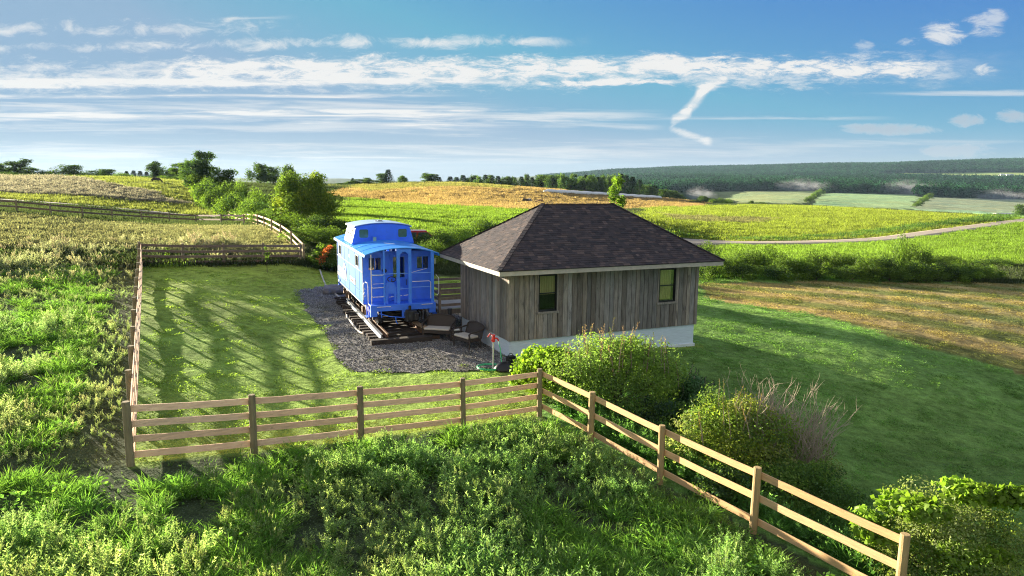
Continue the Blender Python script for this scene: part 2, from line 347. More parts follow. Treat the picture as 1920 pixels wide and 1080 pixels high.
# fence corners and gravel outline, in metres
F1 = (-7.64, 13.13); F5 = (0.8, 18.3); R5 = tuple(at_y(1688, 1092, 10.1)[:2]); B1 = (-21.1, 38.8); B5 = (-13.0, 42.1)
GRAVEL = [(-11.9, 36.9), (-10.9, 38.6), (-9.6, 39.4), (-7.4, 39.6), (-5.2, 38.6), (-3.2, 34.5), (-1.2, 32), (-0.6, 27), (-0.1, 24.6), (0.6, 24.4), (0.7, 23.3), (-0.6, 22.9), (-2.4, 22.75), (-4.2, 22.4), (-5.4, 22.5), (-6.2, 23.9), (-7.0, 26.1), (-7.9, 28.4), (-8.95, 30.7), (-10.3, 33.6), (-11.3, 35.6)]
YARD = [F1, F5, (1.4, 24), (8, 28), (5, 36), (0, 42), (-8, 43), B5, B1]
ROAD_PX = [(1225, 458), (1340, 457.5), (1430, 459.5), (1510, 459.5), (1600, 456), (1660, 451.5), (1720, 443), (1780, 434.5), (1850, 425), (1920, 416.5), (1990, 408)]
ROAD = GP(ROAD_PX)
Z = []   # (polygon, albedo) later ones win
def zone(px, col): Z.append((GP(px), col))
FOREST = (.035, .055, .022)
zone([(-60, 405), (-60, 470), (250, 470), (560, 490), (560, 430), (420, 430)], (.22, .22, .13))
zone([(-80, 338), (-80, 372), (120, 385), (370, 408), (440, 410), (380, 350), (360, 345)], (.26, .28, .085))
zone([(-80, 335), (-80, 362), (100, 369), (230, 379), (330, 387), (372, 386), (300, 377), (285, 366), (200, 350), (150, 337)], (.25, .232, .23))
zone([(600, 440), (640, 372), (700, 377), (820, 388), (990, 396), (1180, 404), (1180, 470), (900, 450)], (.20, .30, .045))
zone([(600, 370), (660, 352), (750, 346), (860, 344.5), (960, 350), (1060, 359), (1160, 367), (1250, 373), (1330, 380), (1310, 390), (1200, 392), (985, 396), (820, 388), (700, 377)], (.40, .27, .14))
zone([(620, 350), (660, 352), (750, 345.5), (860, 344.5), (960, 348.5), (960, 357), (860, 352), (760, 356), (690, 362)], (.27,.25,.09))
zone([(1200, 392), (1310, 388), (1400, 385), (1600, 392), (1870, 408), (1920, 414), (1780, 432), (1660, 448), (1500, 455), (1340, 455), (1180, 440)], (.26, .31, .05))
zone([(1225, 402), (1330, 408), (1480, 412), (1400, 420), (1260, 414)], (.22, .21, .10))
zone([(1340, 460), (1500, 463), (1660, 455), (1800, 435), (2000, 412), (2100, 500), (1320, 500)], (.20, .31, .045))
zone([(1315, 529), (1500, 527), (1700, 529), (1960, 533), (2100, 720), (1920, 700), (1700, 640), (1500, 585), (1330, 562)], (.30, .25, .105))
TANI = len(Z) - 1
zone([(1360, 372), (1400, 359), (1530, 357.5), (1540, 362), (1515, 379), (1480, 382), (1380, 380)], (.32, .38, .17))
zone([(1525, 384), (1550, 362), (1720, 365), (1722, 371), (1716, 392), (1600, 390)], (.34, .48, .22))
zone([(1718, 393), (1745, 369), (1990, 374), (1990, 400), (1880, 399)], (.33, .38, .22))
zone([(1600, 391), (1720, 393), (1990, 401), (1990, 414), (1880, 410)], (.36, .52, .27))
def zonecol(x, y):
    r_ = np.hypot(x, y)
    jx = (vnoise(x / r_ * 40, np.log(r_) * 40, .5, 3) - .5) * r_ * .02; jy = (vnoise(x / r_ * 40, np.log(r_) * 40, .5, 5) - .5) * r_ * .03
    c = np.tile(np.array([.07, .092, .042]), (len(x), 1)).astype(float)
    c[(r_ < 70) & (((5.65 * (y - 18.3) + 8.2 * (x - .8)) > 0) | (y > 24)) & (x > -2)] = (.165, .305, .075)
    c[r_ > 330] = FOREST
    c[(r_ > 330) & (np.degrees(np.arctan2(x, y)) < 2)] = (.12, .15, .06)
    for poly, col in Z: c[inside(poly, x + jx, y + jy)] = col
    hf = inside(HILLFIELD, x, y); c[hf] = (.32, .42, .14)
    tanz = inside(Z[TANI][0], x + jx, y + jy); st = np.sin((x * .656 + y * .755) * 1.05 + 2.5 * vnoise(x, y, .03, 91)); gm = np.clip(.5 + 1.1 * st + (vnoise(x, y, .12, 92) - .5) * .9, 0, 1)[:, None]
    c[tanz] = (np.array([.38, .30, .125]) * gm + np.array([.17, .19, .06]) * (1 - gm))[tanz]  # lit streaks and shadow bands along the sun direction, painted into the ground colour
    yd = inside(YARD, x + jx * .5, y + jy * .5); c[yd] = (.265, .375, .07)
    return c
HILLFIELD = GP([(1620, 329), (1700, 324.5), (1830, 323.5), (1990, 325), (1990, 339), (1850, 338.5), (1760, 336.5), (1680, 334)])

# ground sheet: fine in front, coarse behind
azs = np.radians(np.concatenate([np.linspace(-180, -52, 40)[:-1], np.linspace(-52, 52, 640), np.linspace(52, 180, 40)[1:]]))
rs = np.concatenate([[0.01, 1.5, 2.8], np.exp(np.linspace(math.log(4), math.log(5200), 420))])
A_, R_ = np.meshgrid(azs, rs); GX, GY = (np.sin(A_) * R_).ravel(), (np.cos(A_) * R_).ravel()
GZ = zg(GX, GY)
rr = np.hypot(GX, GY)
onpad = inside(GRAVEL, GX, GY)
GZ += (vnoise(GX, GY, .9, 2) - .5) * np.where(onpad, 0.0, .10) * np.clip(rr / 8, 0, 1) + (vnoise(GX, GY, .06, 4) - .5) * np.clip((rr - 60) / 100, 0, 1) * 1.2
GZ[onpad] -= .03
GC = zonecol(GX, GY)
gv = (.75 + .5 * vnoise(GX, GY, .25, 8, 4)) * (.85 + .3 * vnoise(GX, GY, .02, 9)); gv2 = vnoise(GX, GY, .05, 11)
GC *= gv[:, None]; GC *= np.stack([1 + (gv2 - .5) * .35, np.ones_like(gv2), 1 - (gv2 - .5) * .2], 1)
na = len(azs); nr = len(rs)
ii = (np.arange(nr - 1)[:, None] * na + np.arange(na - 1)[None]).ravel()
GF = np.stack([ii, ii + 1, ii + na + 1, ii + na], 1)[:, ::-1]
def groundmat():
    m_ = bpy.data.materials.new('ground'); m_.use_nodes = True; t = NT(m_.node_tree); b = t.n['Principled BSDF']
    g = t.node('ShaderNodeNewGeometry'); a = t.node('ShaderNodeAttribute', attribute_name='col')
    n0 = t.noise(g.outputs[0], 3.0, 6, 0.65); n1 = t.noise(g.outputs[0], 0.35, 6, 0.6); n2 = t.noise(g.outputs[0], 26.0, 5, .7)
    k = t.m('MULTIPLY', t.lin(n0, .3, .7, .62, 1.38), t.m('MULTIPLY', t.lin(n1, .3, .7, .75, 1.25), t.lin(n2, .3, .7, .55, 1.45)))
    vm = t.node('ShaderNodeVectorMath', operation='SCALE'); t.l.new(a.outputs['Color'], vm.inputs[0]); t.l.new(k, vm.inputs['Scale'])
    t.l.new(vm.outputs[0], b.inputs['Base Color']); b.inputs['Roughness'].default_value = 1; b.inputs['Specular IOR Level'].default_value = 0.05
    bn = t.node('ShaderNodeBump'); bn.inputs['Strength'].default_value = 1.0; bn.inputs['Distance'].default_value = .25
    t.l.new(t.m('ADD', n0, t.m('MULTIPLY', n1, 2.0)), bn.inputs['Height']); t.l.new(bn.outputs[0], b.inputs['Normal'])
    return m_
gme = npmesh('ground', np.stack([GX, GY, GZ], 1), GF, groundmat(), GC, smooth=True)
tag(link('ground', gme), 'rolling pasture ground of green and tan fields reaching to wooded hills', 'ground', kind='structure')

# gravel pad
def sheet(name, poly, step, mtl, lift, label, cat, amp=.012):
    poly = np.array(poly); x0, y0 = poly.min(0) - .3; x1, y1 = poly.max(0) + .3
    xs, ys = np.arange(x0, x1, step), np.arange(y0, y1, step); X, Y = np.meshgrid(xs, ys); sh = X.shape; X, Y = X.ravel(), Y.ravel()
    ok = inside(poly, X + (vnoise(X, Y, 1.1, 5, 4) - .5) * .9, Y + (vnoise(X, Y, 1.1, 6, 4) - .5) * .9)
    zz = zg(X, Y) + lift + (vnoise(X, Y, 5, 7) - .5) * amp * 2
    i = (np.arange(sh[0] - 1)[:, None] * sh[1] + np.arange(sh[1] - 1)[None]).ravel()
    F = np.stack([i, i + 1, i + sh[1] + 1, i + sh[1]], 1); F = F[ok[F].all(1)]
    us, inv = np.unique(F, return_inverse=True)
    me = npmesh(name, np.stack([X, Y, zz], 1)[us], inv.reshape(-1, 4), mtl, smooth=True)
    return tag(link(name, me), label, cat, kind='structure'), ok
def gravelmat():
    m_ = bpy.data.materials.new('gravel'); m_.use_nodes = True; t = NT(m_.node_tree); b = t.n['Principled BSDF']; g = t.node('ShaderNodeNewGeometry')
    v = t.node('ShaderNodeTexVoronoi'); t.l.new(g.outputs[0], v.inputs[0]); v.inputs['Scale'].default_value = 32
    n1 = t.noise(g.outputs[0], .8, 5, .6)
    s_ = t.node('ShaderNodeSeparateColor'); t.l.new(v.outputs['Color'], s_.inputs[0])
    c = t.ramp(s_.outputs[0], [(0, (.11, .11, .112)), (.5, (.215, .21, .21)), (.85, (.30, .285, .28)), (1, (.40, .38, .36))])
    c = t.mix(t.ss(n1, .52, .72), c, (.10, .10, .06, 1)); c = t.mix(t.m('MULTIPLY', t.ss(t.noise(g.outputs[0], 3.0, 5), .62, .75), .6), c, (.09, .11, .04, 1))
    t.l.new(c, b.inputs['Base Color']); b.inputs['Roughness'].default_value = .95; b.inputs['Specular IOR Level'].default_value = .15
    bn = t.node('ShaderNodeBump'); bn.inputs['Distance'].default_value = .05; t.l.new(t.m('SUBTRACT', 1.0, v.outputs['Distance']), bn.inputs['Height']); t.l.new(bn.outputs[0], b.inputs['Normal']); return m_
M_GRAVEL = gravelmat()
sheet('gravel_pad', GRAVEL, .16, M_GRAVEL, .004, 'dark grey gravel pad around the blue caboose and beside the cabin', 'gravel pad')
# dirt road
rd = np.array(ROAD); seg = np.hypot(*np.diff(rd, axis=0).T); cum = np.concatenate([[0], np.cumsum(seg)])
ss_ = np.arange(0, cum[-1], 1.5); rx, ry = np.interp(ss_, cum, rd[:, 0]), np.interp(ss_, cum, rd[:, 1])
for _ in range(8): rx[1:-1] = (rx[:-2] + 2 * rx[1:-1] + rx[2:]) / 4; ry[1:-1] = (ry[:-2] + 2 * ry[1:-1] + ry[2:]) / 4
tx, ty = np.gradient(rx), np.gradient(ry); tl = np.hypot(tx, ty); nx_, ny_ = -ty / tl, tx / tl
V = []; nc = 9
for j in range(nc):
    o_ = (j / (nc - 1) - .5) * 5.6; X, Y = rx + nx_ * o_, ry + ny_ * o_
    V.append(np.stack([X, Y, zg(X, Y) + .45 - .25 * abs(j / (nc - 1) - .5) * 2 * (j in (0, nc - 1)) * 3], 1))
V = np.concatenate(V); n_ = len(rx); i = (np.arange(nc - 1)[:, None] * n_ + np.arange(n_ - 1)[None]).ravel()
M_ROAD = mat('dirt_road', (.40, .33, .25), .95, .2, 1.2, .3, 12, attr=False)
tag(link('road', npmesh('road', V, np.stack([i, i + 1, i + n_ + 1, i + n_], 1)[:, ::-1], M_ROAD, smooth=True)), 'pale dirt road curving through the green meadow', 'road', kind='structure')
# farm track beside the far rail fence
tk = np.array(GP([(-60, 374), (60, 382), (180, 391), (300, 402), (420, 411)])); tt = np.linspace(0, 1, 60)
tx_ = np.interp(tt, np.linspace(0, 1, 5), tk[:, 0]); ty_ = np.interp(tt, np.linspace(0, 1, 5), tk[:, 1]); V = []
for j in range(5):
    Y = ty_ + (j - 2) * .8; V.append(np.stack([tx_, Y, zg(tx_, Y) + .3 - (j in (0, 4)) * .4], 1))
V = np.concatenate(V); i = (np.arange(4)[:, None] * 60 + np.arange(59)[None]).ravel()
tag(link('path', npmesh('path', V, np.stack([i, i + 1, i + 61, i + 60], 1), mat('track', (.22, .19, .16), .95, .3, .8, .3, 9, attr=False), smooth=True)), 'worn grey farm track behind the far three-rail fence', 'path', kind='structure')
# ------------------------------------------------------------------ materials of built things
M_SIDING = mat('weathered_board', (.26, .235, .215), .9, .4, 3.0, .5, 60, stretch=(4, 4, .7), dirt=((.05, .048, .05), 2.6, .58, .70, .8))
M_SHINGLE = mat('shingle', (1, 1, 1), .95, .3, 30, .5, 160, spec=.2)
M_FASCIA = mat('fascia_board', (.46, .42, .36), .8, .2, 4, .2, 50)
M_CONC = mat('painted_concrete', (.62, .70, .77), .85, .12, 3, .25, 30, stretch=(1, 1, 6), dirt=((.35, .36, .38), 3, .6, .8, .4))
M_BLACK = mat('black_frame', (.012, .012, .014), .4, .2, 8, attr=False)
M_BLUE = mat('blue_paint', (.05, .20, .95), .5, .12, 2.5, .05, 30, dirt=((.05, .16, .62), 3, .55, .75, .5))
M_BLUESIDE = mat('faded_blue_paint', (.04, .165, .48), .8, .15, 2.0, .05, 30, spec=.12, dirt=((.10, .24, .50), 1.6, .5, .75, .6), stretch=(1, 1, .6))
M_BLUEROOF = mat('roof_blue_paint', (.035, .26, .80), .35, .12, 2.0, .03, 30)
M_PALEB2 = mat('bright_blue_paint', (.06, .25, .95), .5, .1, 5, attr=False)
M_PALEBLUE = mat('pale_blue_paint', (.16, .36, .92), .5, .1, 5, attr=False)
M_WHITE = mat('white_paint', (.78, .78, .76), .5, .1, 5, attr=False)
M_DIRTYWHITE = mat('worn_white_paint', (.72, .72, .70), .6, .2, 9, attr=False, dirt=((.3, .45, .65), 8, .5, .65, .6))
M_REDMARK = mat('faded_red_marking', (.5, .2, .18), .7, .2, 9, attr=False)
M_STEEL = mat('dark_steel', (.025, .025, .028), .6, .4, 6, .3, 40, attr=False)
M_RUST = mat('rusty_steel', (.16, .085, .045), .75, .4, 10, .4, 60, attr=False)
M_ALU = mat('bare_metal', (.55, .57, .60), .4, .15, 8, metal=.7, attr=False)
M_TIE = mat('creosote_timber', (.055, .042, .035), .95, .5, 5, .6, 40, stretch=(.6, 3, 3))
M_TAN = mat('raw_timber', (.50, .34, .20), .85, .25, 5, .3, 50, stretch=(1, 4, 4))
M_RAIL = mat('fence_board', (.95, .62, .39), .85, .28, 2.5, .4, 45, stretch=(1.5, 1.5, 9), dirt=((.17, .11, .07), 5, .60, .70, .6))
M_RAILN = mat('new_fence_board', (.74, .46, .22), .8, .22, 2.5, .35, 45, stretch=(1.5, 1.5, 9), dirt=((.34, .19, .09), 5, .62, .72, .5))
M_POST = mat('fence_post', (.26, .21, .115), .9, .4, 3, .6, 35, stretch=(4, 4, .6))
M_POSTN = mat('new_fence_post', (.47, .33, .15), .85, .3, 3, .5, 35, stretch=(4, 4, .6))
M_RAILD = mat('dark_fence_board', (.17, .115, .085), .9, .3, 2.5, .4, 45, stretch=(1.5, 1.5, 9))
M_WICKER = mat('wicker', (.055, .042, .036), .55, .35, 60, .8, 120, attr=False)
M_CUSH = mat('cushion_cloth', (.52, .48, .42), .95, .08, 10, .2, 120, attr=False)
M_DECK = mat('deck_timber', (.19, .155, .125), .85, .3, 3, .4, 50, stretch=(4, 1, 1))
M_DECKF = mat('grey_deck_board', (.50, .50, .48), .85, .2, 3, .3, 50, stretch=(1, 5, 1))
M_RED = mat('red_paint', (.55, .02, .02), .35, .1, 5, attr=False)
M_GREENHOSE = mat('green_hose', (.06, .45, .22), .45, .1, 5, attr=False)
M_GREYHOSE = mat('pale_conduit', (.50, .47, .42), .7, .2, 9, attr=False)
M_BAG = mat('black_plastic', (.010, .011, .014), .35, .2, 6, .5, 12, attr=False)
M_TYRE = mat('tyre_rubber', (.015, .015, .015), .9, .2, 10, attr=False)
M_LOG = mat('grey_log', (.21, .185, .16), .95, .35, 4, .6, 25, attr=False, stretch=(.6, 3, 3))
M_CARED = mat('car_red', (.42, .012, .02), .25, .05, 5, attr=False)
M_CURT = mat('curtain_cloth', (.62, .53, .27), .95, .1, 6, attr=False)
def glassmat(name, tint, refl):
    m_ = bpy.data.materials.new(name); m_.use_nodes = True; t = NT(m_.node_tree); t.n.clear()
    tr = t.node('ShaderNodeBsdfTransparent'); tr.inputs[0].default_value = (*tint, 1)
    g = t.node('ShaderNodeBsdfGlossy'); g.inputs['Roughness'].default_value = .03
    f = t.node('ShaderNodeFresnel'); f.inputs[0].default_value = 1.5
    mx = t.node('ShaderNodeMixShader'); t.l.new(t.m('MULTIPLY_ADD', f.outputs[0], .9, refl, clamp=True), mx.inputs[0])
    t.l.new(tr.outputs[0], mx.inputs[1]); t.l.new(g.outputs[0], mx.inputs[2])
    o = t.node('ShaderNodeOutputMaterial'); t.l.new(mx.outputs[0], o.inputs[0]); return m_
M_GLASS = glassmat('window_glass', (.88, .90, .85), .03); M_GLASSD = glassmat('dark_glass', (.25, .3, .28), .12)

def wall(mb, org, ua, un, u0, u1, z0, z1, holes, th, c=(1, 1, 1), cfun=None, cuts=()):
    """upright wall with openings: org + ua*u, outward normal un, thickness th behind the face"""
    us = sorted({u0, u1, *[h[0] for h in holes], *[h[1] for h in holes], *cuts}); zs = sorted({z0, z1, *[h[2] for h in holes], *[h[3] for h in holes]})
    o, ua, un = Vector(org), Vector(ua), Vector(un)
    for i in range(len(us) - 1):
        for j in range(len(zs) - 1):
            um, zm = (us[i] + us[i + 1]) / 2, (zs[j] + zs[j + 1]) / 2
            if um < u0 or um > u1 or any(h[0] < um < h[1] and h[2] < zm < h[3] for h in holes): continue
            V = [o + ua * uu - un * d + Vector((0, 0, zz)) for d in (0, th) for zz in (zs[j], zs[j + 1]) for uu in (us[i], us[i + 1])]
            mb.add(V, [(0, 1, 3, 2), (5, 4, 6, 7), (1, 0, 4, 5), (2, 3, 7, 6), (0, 2, 6, 4), (3, 1, 5, 7)], cfun(um) if cfun else c)

# ------------------------------------------------------------------ cabin
def cabin():
    L, W, O = 8.44, 5.147, .724; ze, zb, zr = 3.15, .66, 5.53; zt = ze + .19
    root = empty('cabin', 'weathered grey board cabin with a dark shingled hip roof on a white block base', 'cabin', (-.081, 24.564, 0), math.pi / 2 - 1.148)
    wins = [(1.15, 1.91, 1.66, 3.02), (6.52, 7.33, 1.68, 3.02)]
    r_ = random.Random(3)
    f = MB(); f.box(.03, L - .03, .03, W - .03, -1.3, zb + .01); f.build('foundation', M_CONC, root, .01)
    f = MB(); f.box(-.03, L + .02, -.03, W + .03, -1.4, -.16, (1.05, .98, .88)); f.build('footing', M_CONC, root, .015)
    # boards: one mesh, each board its own tone; narrow gaps
    mb = MB(); tone = lambda: (lambda k, h: (k * (1 + h), k, k * (1 - h * 1.2)))(r_.uniform(.55, 1.25), r_.uniform(-.05, .08))
    def boards(org, ua, un, length, holes):
        u = 0
        while u < length - .02:
            bw = min(r_.uniform(.17, .235), length - u)
            if length - u - bw < .08: bw = length - u
            th = r_.uniform(.022, .03); zlo = zb - .015 - r_.uniform(0, .015)
            segs = [(zlo, ze + .16)]
            for h in holes:
                if u + bw > h[0] - .06 and u < h[1] + .06:
                    hl, hr = h[0] - .06, h[1] + .06
                    # split the board where it meets the opening
                    if u < hl - .005: _bd(mb, org, ua, un, u, hl, zlo, ze + .16, th, tone())
                    if u + bw > hr + .005: _bd(mb, org, ua, un, hr, u + bw, zlo, ze + .16, th, tone())
                    a, b = max(u, hl), min(u + bw, hr)
                    _bd(mb, org, ua, un, a, b, zlo, h[2] - .10, th, tone()); segs = []
                    if h[3] + .03 < ze: pass
            for s0, s1 in segs: _bd(mb, org, ua, un, u, u + bw, s0, s1, th, tone())
            u += bw
    def _bd(mb, org, ua, un, a, b, z0, z1, th, c):
        o, ua, un = Vector(org), Vector(ua), Vector(un); g = .010
        V = [o + ua * uu + un * d + Vector((0, 0, zz)) for d in (th, -.01) for zz in (z0, z1) for uu in (a + g, b - g)]
        mb.add(V, [(0, 1, 3, 2), (5, 4, 6, 7), (1, 0, 4, 5), (2, 3, 7, 6), (0, 2, 6, 4), (3, 1, 5, 7)], c)
    boards((0, 0, 0), (1, 0, 0), (0, -1, 0), L, wins)
    boards((0, W, 0), (0, -1, 0), (-1, 0, 0), W, [])
    boards((L, 0, 0), (0, 1, 0), (1, 0, 0), W, [])
    boards((L, W, 0), (-1, 0, 0), (0, 1, 0), L, [])
    # dark sheathing behind the boards
    dk = (.12, .12, .13)
    wall(mb, (0, .012, 0), (1, 0, 0), (0, -1, 0), .012, L - .012, zb, ze + .17, [(w0 - .0, w1 + .0, a, b) for w0, w1, a, b in wins], .12, dk)
    wall(mb, (.012, W, 0), (0, -1, 0), (-1, 0, 0), .012, W - .14, zb, ze + .17, [], .1, dk)
    wall(mb, (L - .012, 0, 0), (0, 1, 0), (1, 0, 0), .14, W - .012, zb, ze + .17, [], .1, dk)
    wall(mb, (L, W - .012, 0), (-1, 0, 0), (0, 1, 0), .12, L - .12, zb, ze + .17, [], .1, dk)
    mb.box(.15, L - .15, .15, W - .15, zb + .02, zb + .1, (.5, .4, .3))
    mb.build('wall', M_SIDING, root)
    tr = MB(); tr.box(-.045, .075, -.045, -.026, zb - .02, ze + .15, (1.1, 1.05, 1.0)); tr.box(-.045, -.026, -.026, .10, zb - .02, ze + .15, (1.15, 1.1, 1.0)); tr.build('corner_board', M_SIDING, root)
    tr = MB(); tr.box(L - .075, L + .035, -.045, -.026, zb - .02, ze + .15, (1.1, 1.05, 1.0)); tr.build('corner_board', M_SIDING, root)
    # windows
    for k, (a, b, z0, z1_) in enumerate(wins):
        fr = MB(); t_ = .035
        fr.box(a, a + t_, -.05, .06, z0, z1_); fr.box(b - t_, b, -.05, .06, z0, z1_); fr.box(a + t_, b - t_, -.05, .06, z0, z0 + t_); fr.box(a + t_, b - t_, -.05, .06, z1_ - t_, z1_)
        fo = fr.build('window', M_BLACK, root, .004)
        zm = (z0 + z1_) / 2; s = MB()
        s.box(a + t_, b - t_, -.02, .015, zm - .02, zm + .02)
        for x in (a + t_, b - t_ - .025): s.box(x, x + .025, -.01, .03, z0 + t_, z1_ - t_)
        s.box(a + t_, b - t_, -.01, .03, z0 + t_, z0 + t_ + .03)
        s.build('sash', M_BLACK, fo)
        g = MB(); g.box(a + t_ + .02, b - t_ - .02, .012, .018, z0 + .05, z1_ - .05); g.build('pane', M_GLASS, fo)
        n = MB(); zz = zm - .05 if k == 0 else z0 + .1
        N = 24; x0, x1 = a + .02, (b - .02 if k == 0 else b - .16)
        for q in range(N):
            xa, xb = x0 + (x1 - x0) * q / N, x0 + (x1 - x0) * (q + 1) / N; ya, yb = .06 + .012 * math.sin(q * 1.9), .06 + .012 * math.sin((q + 1) * 1.9)
            n.add([(xa, ya, zz), (xb, yb, zz), (xb, yb, z1_), (xa, ya, z1_)], [(0, 1, 2, 3)])
        co = n.build('curtain', M_CURT, fo); co.modifiers.new('thick', 'SOLIDIFY').thickness = .006
        s = MB(); s.box(a - .09, b + .09, -.075, -.02, z0 - .09, z0 - .002, (1.0, .97, .93)); s.build('sill', M_SIDING, fo, .006)
        
        for xa, xb in ((a - .06, a - .002), (b + .002, b + .06)): s = MB(); s.box(xa, xb, -.045, -.0, z0, ze + .16, (1.0, .96, .92)); s.build('casing', M_SIDING, fo)
    # roof: base body, shingles, hips, fascia
    e = [(-O, -O), (L + O, -O), (L + O, W + O), (-O, W + O)]; rg = [(W / 2, W / 2), (L - W / 2, W / 2)]
    rb = MB(); V = [(x, y, zt) for x, y in e] + [(x, y, zr) for x, y in rg] + [(x, y, zt - .03) for x, y in e]
    rb.add(V, [(0, 1, 5, 4), (1, 2, 5), (2, 3, 4, 5), (3, 0, 4), (0, 6, 7, 1), (1, 7, 8, 2), (2, 8, 9, 3), (3, 9, 6, 0), (9, 8, 7, 6)], (.05, .05, .055))
    pal = [(.060, .051, .056), (.072, .059, .061), (.094, .072, .069), (.048, .045, .051), (.125, .095, .087), (.062, .053, .058), (.082, .066, .066)]
    def face(A, B, Cc, D):          # eave A->B, ridge D->C
        A, B, Cc, D = (Vector(q) for q in (A, B, Cc, D)); n = (B - A).cross(D - A).normalized(); sl = ((A + B) / 2 - (Cc + D) / 2).length; nC = max(6, int(((D - A) - (B - A).normalized() * (D - A).dot((B - A).normalized())).length / .125))
        for k in range(nC):
            f0, f1 = (k - .15) / nC, min(1, (k + 1.12) / nC)
            a0, b0, a1, b1 = A.lerp(D, f0), B.lerp(Cc, f0), A.lerp(D, f1), B.lerp(Cc, f1); ln = (b0 - a0).length
            u = -r_.uniform(0, .3)
            while u < ln:
                wd = r_.choice((.13, .17, .22, .30)); u0, u1 = max(0, u) / max(ln, 1e-3), min(ln, u + wd) / max(ln, 1e-3); u += wd
                if u1 - u0 < .001: continue
                l1 = (b1 - a1).length; off = A.lerp(D, f1) - a0; ua = (b0 - a0).normalized() if ln > 1e-6 else Vector((1, 0, 0))
                sa, sb = off.dot(ua), off.dot(ua) + l1
                x0, x1 = u0 * ln, u1 * ln; y0, y1 = min(max(x0, sa), sb), min(max(x1, sa), sb); up = off - ua * sa
                h = r_.uniform(.012, .026); p = pal[min(6, int(abs(r_.gauss(0, 2.2))))] if r_.random() < .75 else r_.choice(pal); j = r_.uniform(.85, 1.15)
                drop = up * (-r_.uniform(0, .04))
                P = [a0 + ua * x0 + n * h + drop, a0 + ua * x1 + n * h + drop, a0 + up + ua * y1 + n * .003, a0 + up + ua * y0 + n * .003, a0 + ua * x0 + drop, a0 + ua * x1 + drop]
                rb.add(P, [(0, 1, 2, 3), (4, 5, 1, 0)], tuple(q * j for q in p))
    E3 = [Vector((x, y, zt)) for x, y in e]; R3 = [Vector((x, y, zr)) for x, y in rg]
    face(E3[0], E3[1], R3[1], R3[0]); face(E3[1], E3[2], R3[1], R3[1] + Vector((0, 1e-4, 0))); face(E3[2], E3[3], R3[0], R3[1]); face(E3[3], E3[0], R3[0], R3[0] + Vector((0, -1e-4, 0)))
    roof = rb.build('roof', M_SHINGLE, root)
    hc = MB()
    for a, b in ((E3[0], R3[0]), (E3[1], R3[1]), (E3[2], R3[1]), (E3[3], R3[0]), (R3[0], R3[1])):
        n = int((b - a).length / .2)
        for k in range(n):
            p, q = a.lerp(b, k / n), a.lerp(b, (k + 1.1) / n); c = r_.choice(pal)
            hc.bar(p + Vector((0, 0, .035)), q + Vector((0, 0, .022)), .17, .014, c)
    hc.build('ridge_cap', M_SHINGLE, roof)
    fb = MB(); t_ = .035
    for (x0, x1, y0, y1) in ((-O + .02, L + O - .02, -O + .02, -O + .02 + t_), (-O + .02, L + O - .02, W + O - .02 - t_, W + O - .02), (-O + .02, -O + .02 + t_, -O + .02 + t_, W + O - .02 - t_), (L + O - .02 - t_, L + O - .02, -O + .02 + t_, W + O - .02 - t_)):
        fb.box(x0, x1, y0, y1, ze, zt - .033)
    fb.build('fascia', M_FASCIA, root, .004)
    so = MB(); so.box(-O + .06, L + O - .06, -O + .06, -.0, ze + .12, ze + .14); so.box(-O + .06, -.0, 0.001, W + O - .06, ze + .12, ze + .14); so.box(L, L + O - .06, .001, W + O - .06, ze + .12, ze + .14); so.box(.001, L - .001, W, W + O - .06, ze + .12, ze + .14)
    so.build('soffit', M_FASCIA, root)
    return root
cabin()
def cabin_pt(x, y, z=0):
    a = 1.148; return (-.081 + math.sin(a) * x - math.cos(a) * y, 24.564 + math.cos(a) * x + math.sin(a) * y, z)

# ------------------------------------------------------------------ deck behind the cabin corner
def deck():
    p = cabin_pt(0, 5.36); root = empty('deck', 'raised timber deck with a four-rail guard between the caboose and the cabin', 'deck', p, math.pi / 2 - 1.148)
    zf = .98; d = MB()
    for k in range(15): d.box(-.98, 4.2, .0 + k * .145, .138 + k * .145, zf - .035, zf)
    d.build('floor', M_DECKF, root)
    s = MB(); s.box(-.98, 4.2, -.045, -.005, zf - .24, zf - .04); s.box(-1.025, -.985, -.045, 2.2, zf - .24, zf - .04); s.build('rim_joist', M_DECK, root)
    for (x, y) in ((-.93, -.05), (-.93, 2.1), (.12, -.05), (-.93, 1.0)):
        q = MB(); q.box(x - .05, x + .05, y - .1, y, -.1, zf + 1.02); q.build('post', M_DECK, root, .005)
    for z in (.18, .45, .72, .97):
        q = MB(); q.box(-.88, .07, -.19, -.155, zf + z - .055, zf + z + .055); q.build('guard_rail', M_DECK, root, .004)
        q = MB(); q.box(-1.02, -.985, -.1, 2.1, zf + z - .055, zf + z + .055); q.build('guard_rail', M_DECK, root, .004)
        q = MB(); q.box(-.88, 3.5, 2.0, 2.035, zf + z - .055, zf + z + .055); q.build('guard_rail', M_DECK, root, .004)
deck()

